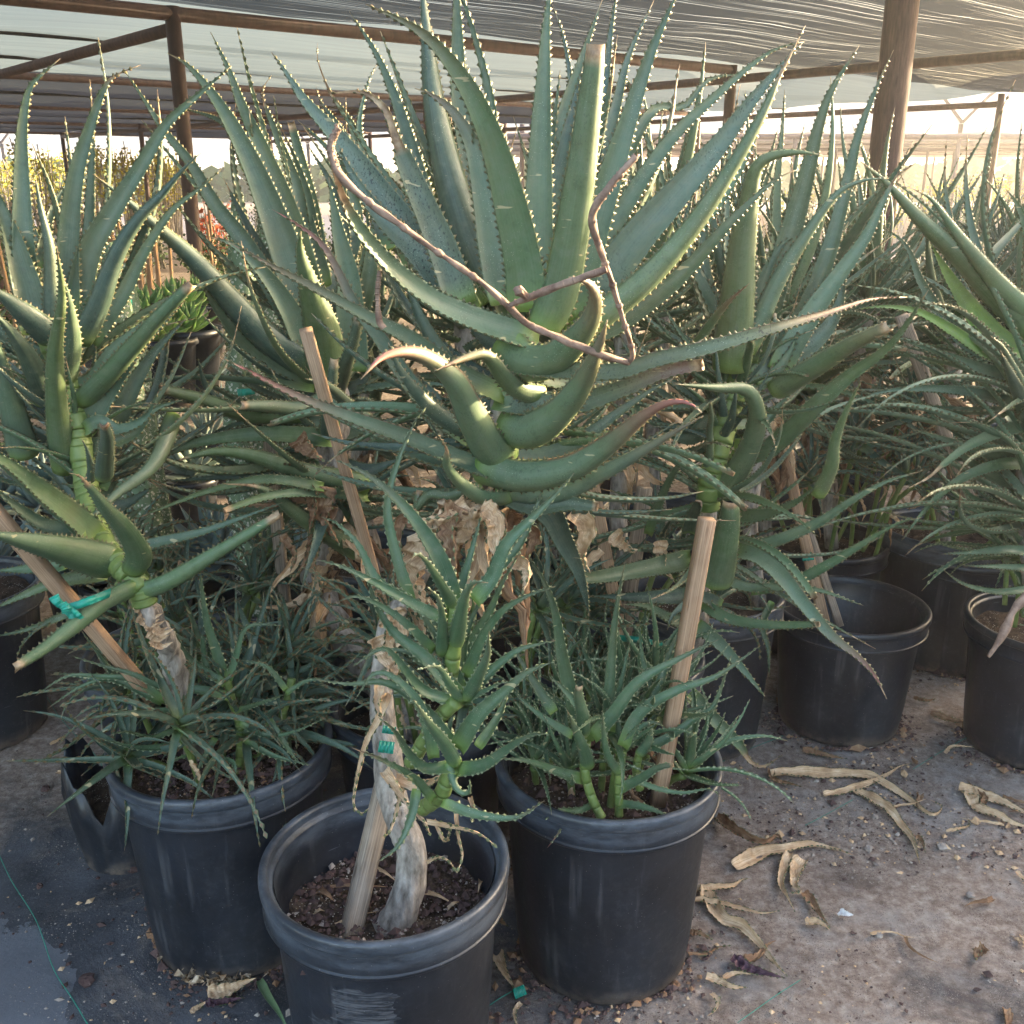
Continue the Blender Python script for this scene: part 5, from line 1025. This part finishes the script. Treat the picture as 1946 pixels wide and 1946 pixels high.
def place(me, x, y, z, s, rz, label, cat, group, name=None):
    o = bpy.data.objects.new(name or me.name, me); COL.objects.link(o); o.location = (x, y, z); o.scale = (s, s, s); o.rotation_euler = (0, 0, rz); return tag(o, label, cat, group)
rnd = random.Random(11)
def cactus(x, y, h, r, label, group=None):
    e = empty('columnar_cactus', (x, y, .2), label, 'cactus', group); mb = MB(); N = 26
    pts = [Vector((.01 * math.sin(k), .01 * math.cos(k * 1.3), h * k / 8)) for k in range(9)]
    tube(mb, pts, [r * .9, r, r, r, r * .98, r * .8, r * .3], N, 60, ridge=.09); o = mb.build('stem', M['cactus'], None, org=(0, 0, 0)); o.parent = e
    sp = MB(); q = random.Random(int(x * 100)); n = int(h / .02)
    for a in range(n):
        for b in range(13):
            an = 2 * math.pi * (b + .0) / 13; z = h * (a + .5) / n; rr_ = r * (1.05 if z < h * .75 else 1.05 - (z / h - .75) * 2.4)
            p = Vector((math.cos(an) * rr_, math.sin(an) * rr_, z))
            for k in range(4):
                dv = Vector((math.cos(an) + q.gauss(0, .5), math.sin(an) + q.gauss(0, .5), q.gauss(.1, .6))).normalized() * q.uniform(.012, .022); sd_ = Vector((-dv.y, dv.x, 0)).normalized() * .0009
                sp.add([p - sd_, p + sd_, p + dv], [(0, 1, 2)])
    o = sp.build('spines', M['spine'], None, org=(0, 0, 0), smooth=False); o.parent = e
    place(FP, x, y, 0, 1.0, 0, 'black pot under a columnar cactus in the bed on the left', 'pot', 'pots of the cactus bed')
for (z, x, top, y, r, lb) in [(1, 560, 1270, 2.95, .055, 'leftmost fuzzy columnar cactus seen between the left rosette leaves'), (1, 640, 1380, 3.1, .05, 'columnar cactus tied with green tape beside the leftmost cactus'), (1, 1230, 1010, 3.2, .05, 'woolly cactus column left of the aloe behind'), (1, 1370, 1080, 3.3, .05, 'woolly cactus column nearest the upright green leaf'), (4, 1215, 150, 2.9, .042, 'spotted cactus column with green tape behind the left aloes'), (4, 1300, 270, 2.95, .045, 'short cactus next to the spotted column'), (1, 500, 1450, 3.0, .04, 'short pale cactus leftmost in the cactus bed')]:
    p = atZ(z, x, top, y); cactus(p.x, p.y, p.z - .2, r, lb)
for (z, x, yy, y) in [(1, 650, 1590, 3.02), (1, 575, 1650, 2.88), (4, 670, 155, 2.95), (4, 1290, 400, 2.85)]:
    ribbon('green_ribbon', [([atZ(z, x - 45, yy + 5, y - .05), atZ(z, x, yy, y - .07), atZ(z, x + 45, yy - 5, y - .05)], .022, .016)], {575: 'green tie low on the leftmost cactus', 650: 'green tape round the second cactus', 670: 'green tape below the cactus bed leaves', 1290: 'green tape on the short cactus behind the red toothed leaf'}[x])
# bright succulents and blue agaves on the left, low raised bed
for k, (zx, zy, y, s) in enumerate([(740, 1480, 3.9, 1.1), (900, 1430, 4.1, 1.1), (960, 1500, 3.7, .9), (830, 1540, 3.6, .9), (660, 1490, 4.3, 1), (500, 1440, 4.5, 1), (1010, 1400, 4.4, 1)]):
    p = atZ(1, zx, zy, y); place(SU[k % 2], p.x, p.y, max(.12, p.z - .2), s * .8, k, 'bright green fleshy succulent in the middle of the blue agaves', 'succulent', 'bright green succulents in the bed on the left', 'succulent'); place(FP, p.x, p.y, max(0, p.z - .40), 1, 0, 'black pot of a bright green succulent', 'pot', 'pots of the succulents')
for r_ in range(9):
    y = 3.2 + r_ * .62
    for c in range(9):
        x = -(.22 + c * .085) * y + rnd.uniform(-.1, .1)
        if x < -1.0 * y * .62: continue
        if 3.4 < y < 4.6 and -.42 * y < x < -.22 * y and rnd.random() < .6: continue
        yy = y + rnd.uniform(-.15, .15); me = rnd.choice(AG); 
        place(me, x, yy, .20, rnd.uniform(.85, 1.2), rnd.uniform(0, 6), 'blue grey agave rosette in the bed on the left', 'agave', 'blue grey agaves in the bed on the left', 'agave')
        if r_ < 4: place(FP, x, yy, 0, 1, 0, 'black pot of a blue grey agave', 'pot', 'pots of the agaves')
for r_ in range(12):
    y = 5.2 + r_ * .75 + (r_ / 6) ** 2
    for c in range(15):
        u_ = -.52 + c * .078 + rnd.uniform(-.02, .02); x = u_ * y
        if y < 9 and u_ < -.12: continue
        place(rnd.choice(AL), x, y + rnd.uniform(-.2, .2), .25, rnd.uniform(.9, 1.4), rnd.uniform(0, 6), 'grey green aloe in the distant nursery rows', 'aloe', 'aloes in the distant rows', 'small_aloe')
# a fan of narrow striped leaves (right edge)
for k, (zx, zy, y) in enumerate([(1890, 1450, 4.6), (1932, 1560, 4.2), (1800, 1330, 5.2), (1700, 1250, 5.8)]):
    p = atZ(3, zx, zy, y)
    if k == 0: YU = solid_rosette('narrow_agave', 'folA', 44, .34, .02, -10, 88, 5, -10)
    place(YU, p.x, p.y, p.z - .08, 1.2, k, 'spiky plant with narrow grey green leaves in the right background', 'agave', 'narrow leaved plants in the right background', 'narrow_agave')
# shrubs of small leaves: yellow-topped ones in the far left rows
def shrub_mesh(kind, mats, n, h, r, seed, leaf=.035, stems=7, low=.25):
    q = random.Random(seed); mb = MB()
    for s in range(stems):
        an = q.uniform(0, 6.28); a = Vector((q.uniform(-.04, .04), q.uniform(-.04, .04), 0)); b = Vector((math.cos(an) * r * q.uniform(.2, .9), math.sin(an) * r * q.uniform(.2, .9), h * q.uniform(.75, 1)))
        m_ = (a + b) / 2 + Vector((q.uniform(-.05, .05), q.uniform(-.05, .05), .05)); C_ = tube(mb, [a, m_, b], [.012, .008, .004], 5, 12, m=1)
        for k in range(n // stems):
            t = low + (1 - low) * q.random() ** .7; p = C_[min(11, int(t * 11))] + Vector((q.gauss(0, .05), q.gauss(0, .05), q.gauss(0, .04))) * (r * 4)
            dv = Vector((q.gauss(0, 1), q.gauss(0, 1), q.gauss(.4, .8))).normalized(); sd_ = dv.cross(Vector((q.gauss(0, 1), q.gauss(0, 1), q.gauss(0, 1)))).normalized(); l = leaf * q.uniform(.6, 1.3)
            mb.add([p, p + dv * l * .5 + sd_ * l * .3, p + dv * l, p + dv * l * .5 - sd_ * l * .3], [(0, 1, 2, 3)], 0)
    return mb.mesh(kind, mats, smooth=False)
SH = [shrub_mesh('leafy_shrub', [M['yel'], M['bark']], 260, 1.0, .20, i, .04, low=.45) for i in range(3)]
SG = [shrub_mesh('leafy_shrub', [M['folG'], M['bark']], 500, .8, .32, i + 9, .05, low=.1) for i in range(3)]
SR = shrub_mesh('flowering_shrub', [M['red'], M['bark']], 300, .8, .25, 55, .05)
for k in range(30):
    zx = rnd.uniform(-100, 1050); y = rnd.uniform(22, 30); p = atZ(1, zx, 900, y); s = 2.2
    place(rnd.choice(SH), p.x, y, .0, s * rnd.uniform(.85, 1.08), rnd.uniform(0, 6), 'yellow leaved shrub catching the sun in the far left rows', 'shrub', 'yellow shrubs in the far left rows', 'leafy_shrub')
for k in range(60):
    y = rnd.uniform(8, 26); x = rnd.uniform(-.55, .58) * y
    if x > 0: y += 8; x *= 1.3
    place(rnd.choice(SG), x, y, 0, rnd.uniform(1.0, 1.45), rnd.uniform(0, 6), 'green shrub in the far nursery rows', 'shrub', 'green shrubs in the far rows', 'leafy_shrub')
for k in range(46):
    y = rnd.uniform(20, 34); x = rnd.uniform(.05, .62) * y
    place(rnd.choice(SH), x, y, 0, rnd.uniform(1.2, 1.7), rnd.uniform(0, 6), 'sunlit yellow green shrub along the far right edge of the nursery', 'shrub', 'sunlit shrubs in the far right', 'leafy_shrub')
p = atZ(1, 1130, 990, 14.0); place(SR, p.x, p.y, 0, 1.6, 0, 'shrub with orange red blooms in the background left of the central aloe', 'shrub', None, 'flowering_shrub')
# plain stakes in the far rows
SM = MB(); box_between(SM, (0, 0, 0), (0, 0, 1.25), .025, .025); sm_ = SM.mesh('wooden_stake', [M['wood']])
for k in range(30):
    zx = rnd.uniform(-50, 1300); y = rnd.uniform(6, 12); p = atZ(1, zx, 900, y); o = place(sm_, p.x, y, 0, rnd.uniform(.85, 1.12), 0, 'thin wooden stake in the far left rows', 'stake', 'stakes in the far left rows'); o.rotation_euler = (rnd.uniform(-.06, .06), rnd.uniform(-.06, .06), 0)
# further shade structures on the right, with white plastic sheets hanging
def frame(cx, cy, wd, dp, zt, k, label):
    e = empty('open_shelter', (cx, cy, 0), label, 'shade structure', 'farther shade frames'); mb = MB()
    for i in range(7):
        for j in range(3):
            x = -wd / 2 + wd * i / 6; y = dp * j / 2; mb = MB(); tube(mb, [(x, y, 0), (x, y, zt)], [.05, .05], 8, 3); o = mb.build('post', M['rust'], None, org=(0, 0, 0)); o.parent = e
    for j in range(5):
        mb = MB(); y = dp * j / 4; tube(mb, [(-wd / 2, y, zt), (wd / 2, y, zt)], [.06, .06], 8, 4); o = mb.build('rail', M['bench' if j % 2 else 'rust'], None, org=(0, 0, 0)); o.parent = e
    mb = MB(); nu, nv = 40, 24; vs_, uv = [], []
    for b in range(nv + 1):
        for a in range(nu + 1):
            x = -wd / 2 + wd * a / nu; y = dp * b / nv; vs_.append((x, y, zt + .08 - .14 * abs(math.sin(b / nv * 4 * math.pi)) + .05 * mnoise.noise(Vector((x, y, k))))); uv.append((x, y * 1.4))
    mb.add(vs_, [(b * (nu + 1) + a, b * (nu + 1) + a + 1, (b + 1) * (nu + 1) + a + 1, (b + 1) * (nu + 1) + a) for b in range(nv) for a in range(nu)], 0, uv)
    o = mb.build('shade_cloth', M['clothB'], None, org=(0, 0, 0)); o.parent = e; o.rotation_euler = (0, 0, 0); return e
for k, (cx, cy, wd, dp, zt) in enumerate([(10, 24, 22, 9, 2.35), (14, 36, 30, 12, 2.35)]):
    frame(cx, cy, wd, dp, zt, k, ['nearest farther shade frame seen on the right', 'shade frame far behind on the right', 'shade frame far behind on the left'][k])
def greenhouse(cx, cy, wd, n, h, rise, label):
    e = empty('greenhouse', (cx, cy, 0), label, 'greenhouse'); 
    for i in range(n):
        x0 = -wd * n / 2 + i * wd; mb = MB(); vs_, uv = [], []; nu, nv = 12, 10
        for b in range(nv + 1):
            for a in range(nu + 1):
                t = a / nu; vs_.append((x0 + wd * t, 16 * b / nv, h + rise * math.sin(math.pi * t) ** .7)); uv.append((16 * b / nv, wd * t * 1.5))
        mb.add(vs_, [(b * (nu + 1) + a, b * (nu + 1) + a + 1, (b + 1) * (nu + 1) + a + 1, (b + 1) * (nu + 1) + a) for b in range(nv) for a in range(nu)], 0, uv)
        for a in range(nu):   # front gable
            t, t2 = a / nu, (a + 1) / nu; mb.add([(x0 + wd * t, 0, h - .2), (x0 + wd * t2, 0, h - .2), (x0 + wd * t2, 0, h + rise * math.sin(math.pi * t2) ** .7), (x0 + wd * t, 0, h + rise * math.sin(math.pi * t) ** .7)], [(0, 1, 2, 3)], 0, [(0, t), (0, t2), (2, t2), (2, t)])
        o = mb.build('roof', M['clothW'], None, org=(0, 0, 0)); o.parent = e
        for a in range(5):
            mb = MB(); P_ = [(x0 + wd * t / 8, a * 4 - .05, h + rise * math.sin(math.pi * t / 8) ** .7 + .03) for t in range(9)]; tube(mb, P_, [.04] * 2, 6, 16); o = mb.build('rib', M['rust'], None, org=(0, 0, 0)); o.parent = e
        for xx in (x0, x0 + wd):
            mb = MB(); tube(mb, [(xx, 0, 0), (xx, 0, h)], [.06, .06], 8, 3); o = mb.build('post', M['rust'], None, org=(0, 0, 0)); o.parent = e
greenhouse(14, 27, 5.5, 5, 2.75, 1.4, 'white plastic covered greenhouse beyond the shade house on the right')
greenhouse(-11, 42, 6, 5, 2.7, 1.5, 'white plastic covered greenhouse far off on the left')
# tree line at the far edge
mb = MB(); q = random.Random(2)
for k in range(9000):
    x = q.uniform(-75, 75); y = 62 + q.uniform(0, 6); hh = 2.0 + 1.0 * mnoise.noise(Vector((x * .12, 0, 0))) + .7 * mnoise.noise(Vector((x * .6, 3, 0))); p = Vector((x, y, q.uniform(0, hh))); dv = Vector((q.gauss(0, 1), q.gauss(0, 1), q.gauss(0, 1))).normalized(); sd_ = dv.cross(Vector((0, 1, .3))).normalized()
    mb.add([p - dv * .5, p + sd_ * .3, p + dv * .5, p - sd_ * .3], [(0, 1, 2, 3)])
tag(mb.build('far_trees', M['folG'], smooth=False), 'distant belt of trees closing the view behind the nursery', 'trees', kind='stuff')
# leaf screen added out of frame on the right: it breaks the low sun into flecks
mb = MB(); q = random.Random(8)
for k in range(4200):
    u_ = q.uniform(-1, 1); y = 1.2 + u_ * 7; x = 4.4 + .35 * y + q.uniform(-.3, .3); hh = 2.4 + .5 * mnoise.noise(Vector((y * 1.1, 0, 0)))
    z = q.uniform(0, 1) ** .8 * hh; p = Vector((x, y, z)); dv = Vector((q.gauss(0, 1), q.gauss(0, 1), q.gauss(0, 1))).normalized(); sd_ = dv.cross(Vector((1, 0, .2))).normalized(); l = q.uniform(.12, .3)
    mb.add([p - dv * l, p + sd_ * l * .5, p + dv * l, p - sd_ * l * .5], [(0, 1, 2, 3)])
tag(mb.build('sun_screen_leaves', M['folG'], smooth=False), 'unseen leaf screen added on the right to block the low sun', 'sun blocker')
# ---------------------------------------------------------------- litter on the ground
_k = [0]
def litter(z, pts, w_, label, mat='dry', crump=.22, h=.012, roll=(0, .8), fold=.1, teeth=(.012, .003), name='dried_leaf', arch=.0):
    _k[0] += 1; P = []
    n = len(pts)
    for i, (x, y) in enumerate(pts): P.append(gnd(z, x, y, h + arch * math.sin(math.pi * i / (n - 1)) + .004 * math.sin(i * 2.1 + _k[0])))
    W = w_ / K / F * depth_of(P[0]) * 1.15; mb = MB()
    leaf_geo(mb, P, W, Vector((0, -.25, 1)), roll=roll, thick=.05, chan=.2, tip='p', teeth=teeth, seed=_k[0] + 50, n=46, yb=0, crump=crump, fold=fold, toothred=.2, basew=.7)
    org = P[n // 2].copy(); org.z = 0; o = mb.build(name, [M[mat], M['tooth']], None, org=org); return tag(o, label, 'dead leaf')
litter(9, [(610, 620), (720, 610), (900, 620), (1100, 625), (1220, 680), (1340, 760), (1450, 835), (1500, 790), (1440, 755)], 66, 'long dried leaf with a thick brown base and thin whip end, nearest the empty pot')
litter(9, [(600, 590), (620, 650), (700, 670), (780, 690)], 36, 'short toothed brown scrap bent at the base of the long dried leaf', 'dryB')
litter(9, [(885, 730), (960, 715), (1080, 680), (1200, 630), (1280, 580), (1355, 563)], 44, 'thin curved dried leaf crossing the long one')
litter(9, [(1035, 700), (1120, 740), (1220, 800), (1290, 890), (1350, 970), (1385, 1090)], 58, 'dried leaf lying diagonally with pale toothed edge')
litter(9, [(1365, 940), (1400, 980), (1415, 1030)], 30, 'small brown flake beside the diagonal dried leaf', 'dryB')
litter(9, [(310, 840), (400, 905), (500, 960), (580, 975), (640, 940), (670, 1000)], 66, 'green brown folded dead leaf touching the right front pot', 'dryB', fold=.3, arch=.03)
litter(9, [(410, 1100), (480, 1065), (570, 1030), (680, 1015), (800, 990), (930, 1010), (1035, 1045)], 82, 'broad straw coloured dried leaf, widest of the litter', roll=(.4, -.2))
litter(9, [(700, 1030), (670, 1120), (660, 1200), (690, 1260), (730, 1340)], 54, 'curved dried leaf hanging below the broad straw leaf')
litter(9, [(770, 1060), (740, 1120), (730, 1200), (760, 1240), (700, 1245)], 78, 'curled papery dried leaf with a dark hollow')
litter(9, [(775, 1235), (820, 1290), (860, 1350), (915, 1425)], 52, 'narrow dark edged dried leaf with rows of teeth', 'dryB')
litter(9, [(785, 1400), (840, 1395), (880, 1410), (915, 1440)], 46, 'small tan scrap at the end of the dark edged leaf')
litter(9, [(205, 1225), (300, 1215), (400, 1205), (450, 1175), (500, 1170)], 42, 'pinkish dried leaf end poking out from the right front pot')
litter(9, [(190, 1275), (300, 1290), (450, 1325), (560, 1350), (660, 1335)], 34, 'thin dried leaf with dark wavy edge pointing right')
litter(9, [(260, 1200), (290, 1290), (360, 1380), (450, 1410), (530, 1490), (600, 1580), (690, 1680)], 80, 'long twisted yellowish dried leaf near the bottom', roll=(0, 1.0))
litter(9, [(400, 1580), (470, 1630), (560, 1660), (680, 1690)], 66, 'dark purple shrivelled leaf on the ground', 'dryP', crump=.4)
litter(9, [(265, 1680), (330, 1705), (400, 1735), (480, 1740)], 48, 'pale pink flat scrap left of the purple leaf')
litter(9, [(355, 1690), (420, 1665), (510, 1670)], 30, 'little orange brown curl above the pale pink scrap')
litter(9, [(290, 1770), (330, 1810), (310, 1860), (270, 1890)], 28, 'small bent dried stem piece at the bottom')
litter(9, [(175, 1450), (240, 1460), (300, 1490)], 34, 'short brown scrap at the foot of the right front pot', 'dryB')
litter(9, [(170, 1560), (260, 1565), (330, 1530), (395, 1520)], 18, 'thin dark root like strand near the right front pot', 'dryB')
litter(9, [(1590, 690), (1700, 730), (1820, 770), (1990, 850)], 78, 'pale dried leaf at the right edge, upper of the pair', roll=(0, .3))
litter(9, [(1640, 700), (1680, 790), (1790, 830), (1880, 880), (1990, 900)], 70, 'torn whitish dried leaf at the right edge, lower of the pair')
litter(9, [(1440, 300), (1560, 340), (1690, 355)], 40, 'tan dried leaf between the right pots', 'dryB')
litter(9, [(1350, 220), (1420, 235), (1475, 225)], 24, 'short stick like dried leaf behind the empty pot', 'dryB')
litter(9, [(1525, 920), (1580, 910), (1640, 890), (1640, 850)], 18, 'curly thin dried leaf alone on the right')
litter(9, [(1520, 510), (1560, 475), (1680, 480)], 22, 'hooked dried leaf beside the right edge pot')
litter(9, [(1735, 1530), (1690, 1560), (1680, 1600)], 58, 'brown crumpled flake lying alone on the lower right', 'dryB', crump=.4)
litter(9, [(1890, 1130), (1932, 1170), (1970, 1190)], 26, 'orange wood chip at the right edge')
litter(9, [(770, 490), (880, 520), (1000, 540)], 40, 'brown dried scraps at the foot of the nearly empty pot', 'dryB')
litter(9, [(960, 1345), (1000, 1355), (1040, 1360)], 44, 'white papery scrap in the middle of the right ground', 'paper', teeth=None, crump=.3, name='paper_scrap')
litter(7, [(295, 610), (350, 618), (420, 655), (465, 705)], 24, 'curved orange brown dried leaf left of the left pot')
litter(7, [(265, 465), (310, 440), (350, 410)], 20, 'small brown scrap on the dirt at the left')
litter(7, [(1090, 1770), (1180, 1760), (1290, 1710), (1345, 1690)], 84, 'split tan husk leaning on the foot of the left pot', h=.03)
litter(7, [(1080, 1830), (1180, 1810), (1290, 1790)], 50, 'purple brown crumpled petal under the tan husk', 'dryP', crump=.4)
litter(7, [(1000, 1870), (1060, 1830), (1100, 1800)], 34, 'frayed straw scrap at the foot of the left pot')
litter(7, [(1360, 1700), (1410, 1790), (1470, 1880), (1530, 2000)], 46, 'fallen green leaf piece with dark specks between the pots', 'leafG', crump=0, h=.02, teeth=None, fold=.0, name='fallen_leaf')
litter(8, [(950, 1560), (985, 1640), (1040, 1740)], 76, 'thick cut tan stem piece lying between the two front pots', crump=.1, h=.03, fold=.3)
litter(8, [(1080, 1820), (1045, 1870), (1060, 1960)], 30, 'twisted tan scrap at the bottom between the front pots')
litter(8, [(900, 1400), (950, 1380), (1010, 1420)], 60, 'dull brown scrap in shadow between the front pots', 'dryB')
for k_ in range(46):
    q = random.Random(k_ + 900); x = q.uniform(.35, 1.7); y = q.uniform(1.1, 2.3) if k_ % 3 else q.uniform(2.1, 3.0); l = q.uniform(.03, .12); a = q.uniform(0, 6.28); P = [Vector((x, y, .01))]
    for j in range(4): a += q.uniform(-.6, .6); P.append(P[-1] + Vector((math.cos(a), math.sin(a), q.uniform(-.02, .06))) * l / 4)
    for p in P: p.z = max(.006, p.z)
    mb = MB(); leaf_geo(mb, P, q.uniform(.005, .02), Vector((0, -.25, 1)), n=20, thick=.06, chan=.25, tip='p', teeth=None, seed=k_, yb=0, crump=.35, roll=(0, q.uniform(-1, 1)), fold=.2)
    tag(mb.build('leaf_scrap', M[q.choice(['dry', 'dry', 'dryB', 'dryP' if k_ % 5 == 0 else 'dryB'])], None, org=P[0]), 'small dry leaf scrap scattered on the dusty ground at the right', 'dead leaf', 'small scraps on the right ground')
# husks on the soil of the front pot
for i, (x, y, x2, y2, w_, m_) in enumerate([(300, 1110, 430, 1190, 34, 'dry'), (10, 1230, 100, 1290, 60, 'dryB'), (100, 1410, 330, 1340, 16, 'dry'), (560, 1240, 720, 1300, 40, 'dry'), (870, 1170, 850, 1250, 34, 'dry'), (640, 1230, 690, 1290, 26, 'dryP'), (-10, 1350, 50, 1340, 30, 'dry'), (40, 1215, 400, 1215, 24, 'dryB'), (690, 1330, 760, 1290, 30, 'dry'), (720, 1180, 760, 1230, 20, 'dryP')]):
    P = [plane(*S(8, x, y), .345), plane(*S(8, (x + x2) / 2, (y + y2) / 2 - 12), .358), plane(*S(8, x2, y2), .345)]
    mb = MB(); leaf_geo(mb, P, w_ / K / F * 1.75, Vector((0, -.2, 1)), n=20, thick=.06, tip='p', teeth=None, seed=i, yb=0, crump=.2)
    tag(mb.build('dried_leaf', M[m_], None, org=P[1]), 'dry husk lying on the soil of the front pot', 'dead leaf', 'husks on the soil of the front pot')
# grit, chips and crumbs
def grit(name, mat, n, sz, seed, label, region):
    q = random.Random(seed); mb = MB()
    for k in range(n):
        p = region(q)
        if p is None: continue
        s = sz * q.lognormvariate(0, .5); c = p + Vector((0, 0, s * .3)); V_ = [c + Vector(v) * s * q.uniform(.6, 1.2) for v in ((1, 0, 0), (0, 1, 0), (-1, 0, 0), (0, -1, 0), (.1, .1, .8), (0, 0, -.6))]
        a = q.uniform(0, 6.28); st_ = q.uniform(.5, 1.6); V_ = [c + Matrix.Rotation(a, 3, 'Z') @ Vector(((v - c).x * st_, (v - c).y, (v - c).z)) for v in V_]
        mb.add(V_, [(0, 1, 4), (1, 2, 4), (2, 3, 4), (3, 0, 4), (1, 0, 5), (2, 1, 5), (3, 2, 5), (0, 3, 5)])
    return tag(mb.build(name, M[mat], smooth=False), label, 'debris', kind='stuff')
def reg_right(q):
    for _ in range(8):
        x, y = q.uniform(.15, 1.9), q.uniform(.9, 3.4); d_ = mnoise.noise(Vector((x * 2.6, y * 2.6, 4)))
        if d_ > q.uniform(-.15, .5): return Vector((x, y, .002))
def reg_left(q):
    for _ in range(8):
        x, y = q.uniform(-1.4, -.2), q.uniform(.9, 2.8); t = abs((x + .72) - (y - 1.6) * -.25)
        if q.random() < math.exp(-t * 7) + .04: return Vector((x, y, .002))
grit('grit', 'peb', 6000, .0021, 1, 'pale grit scattered over the ground', reg_right)
grit('grit', 'rock', 3500, .0028, 2, 'dark crumbs of soil scattered on the ground', reg_right)
grit('wood_chips', 'dry', 1300, .0038, 3, 'small straw chips scattered on the ground', reg_right)
grit('grit', 'peb', 1100, .0021, 4, 'pale grit on the black cloth at the left', reg_left)
grit('grit', 'rock', 420, .0032, 5, 'dark crumbs on the black cloth at the left', reg_left)
grit('wood_chips', 'dry', 220, .004, 6, 'straw chips along the foot of the left pots', reg_left)
for k_, po in enumerate((PL, PF, PR, PE, PI_, PH, PM)):
    def rb(q, po=po):
        a = q.uniform(0, 6.28); r_ = .172 + abs(q.gauss(0, .022)) * (1 + math.sin(a * 3 + k_)); return Vector((po.location.x + r_ * math.cos(a), po.location.y + r_ * math.sin(a), .004))
    grit('soil_crumbs', 'rock', 420, .0045, 40 + k_, 'dark soil crumbs gathered round the foot of a black pot', rb); grit('wood_chips', 'dryB', 110, .0055, 60 + k_, 'brown chips gathered round the foot of a black pot', rb)
for cx, cy, zz, sd_, n_ in ((PF.location.x, PF.location.y, .338, 7, 900), (PL.location.x, PL.location.y, .42, 8, 700), (PR.location.x, PR.location.y, .393, 9, 600)):
    def rg(q, cx=cx, cy=cy, zz=zz):
        a = q.uniform(0, 6.28); r_ = .17 * math.sqrt(q.random()); return Vector((cx + r_ * math.cos(a), cy + r_ * math.sin(a), zz + .006))
    grit('soil_crumbs', 'peb' if sd_ != 8 else 'dryB', n_ // 2, .0024, sd_, 'pale crumbs in the soil of a front pot', rg); grit('soil_crumbs', 'rock', n_, .0045, sd_ + 10, 'dark crumbs in the soil of a front pot', rg)
for i, (z, x, y, s) in enumerate([(7, 460, 1720, .016), (7, 705, 1125, .017), (7, 240, 708, .012), (7, 208, 1215, .008), (9, 1650, 1262, .009), (9, 1170, 1470, .009), (9, 1250, 1455, .009), (9, 1500, 1010, .012), (9, 1115, 1018, .011), (9, 1150, 850, .009)]):
    p = gnd(z, x, y); mb = MB(); q = random.Random(i); bm_pts = []
    n1, n2 = 8, 6; vs_ = []
    for b in range(n2 + 1):
        for a in range(n1):
            th, ph = 2 * math.pi * a / n1, math.pi * b / n2; v = Vector((math.cos(th) * math.sin(ph), math.sin(th) * math.sin(ph), math.cos(ph) * .7)); vs_.append(v * s * (1 + .5 * mnoise.noise(v * 2 + Vector((i, 0, 0)))) + Vector((0, 0, s * .5)))
    mb.add(vs_, [(b * n1 + a, b * n1 + (a + 1) % n1, (b + 1) * n1 + (a + 1) % n1, (b + 1) * n1 + a) for b in range(n2) for a in range(n1)])
    tag(mb.build('stone', M['rock' if i < 4 else 'peb'], None, org=(0, 0, 0), smooth=False), ['dark clod near the bottom of the left ground', 'dark clod against the left pot', 'dark clod by the torn pot', 'tiny dark clod on the black cloth', 'oval pale pebble on the right ground', 'white pebble in the dirt line', 'tan pebble beside the white pebble', 'grey stone at the right', 'pale angular stone below the thin dried leaf', 'small pale stone right of the diagonal leaf'][i], 'stone').location = p
def thread(z, pts, label, wv=.0016):
    mb = MB(); P = [gnd(z, x, y, .009) for x, y in pts]; o_ = P[0].copy(); tube(mb, [p - o_ for p in P], [wv / 2] * 2, 5, 40); o = mb.build('green_thread', M['tape']); o.location = o_; tag(o, label, 'thread')
thread(7, [(-20, 1010), (60, 1180), (190, 1390), (280, 1640), (380, 1800), (470, 1950)], 'green woven thread running down the black cloth at the left edge', .0022)
thread(7, [(195, 120), (290, 290), (390, 410), (490, 510), (565, 625)], 'faint green thread past the back left pot')
thread(9, [(315, 572), (490, 490), (670, 420)], 'faint green thread between the right front pot and the empty pot')
thread(9, [(785, 890), (900, 830), (1035, 755)], 'short faint green thread left of the long dried leaf')
thread(9, [(1350, 595), (1520, 490), (1690, 400)], 'faint green thread leading to the right edge pot')
thread(9, [(430, 1925), (620, 1790), (760, 1700)], 'faint green thread at the bottom right')
thread(8, [(890, 1850), (960, 1800), (1030, 1760)], 'green thread between the two front pots')
print('objects', len(bpy.data.objects))

# air volume added to stand in for the warm lens glare
mb = MB(); x0, x1, y0, y1, z0, z1 = -160, 160, -6, 330, -1.3, 6.0
mb.add([(x0, y0, z0), (x1, y0, z0), (x1, y1, z0), (x0, y1, z0), (x0, y0, z1), (x1, y0, z1), (x1, y1, z1), (x0, y1, z1)], [(0, 3, 2, 1), (4, 5, 6, 7), (0, 1, 5, 4), (1, 2, 6, 5), (2, 3, 7, 6), (3, 0, 4, 7)])
hm = bpy.data.materials.new('glare_haze'); hm.use_nodes = True; hm.node_tree.nodes.clear()
ho = hm.node_tree.nodes.new('ShaderNodeOutputMaterial'); hv = hm.node_tree.nodes.new('ShaderNodeVolumePrincipled'); hv.inputs['Color'].default_value = (.95, .93, .9, 1); hv.inputs['Density'].default_value = .0048; hv.inputs['Anisotropy'].default_value = .55
hm.node_tree.links.new(hv.outputs[0], ho.inputs['Volume']); tag(mb.build('glare_haze', hm, smooth=False), kind='stuff')
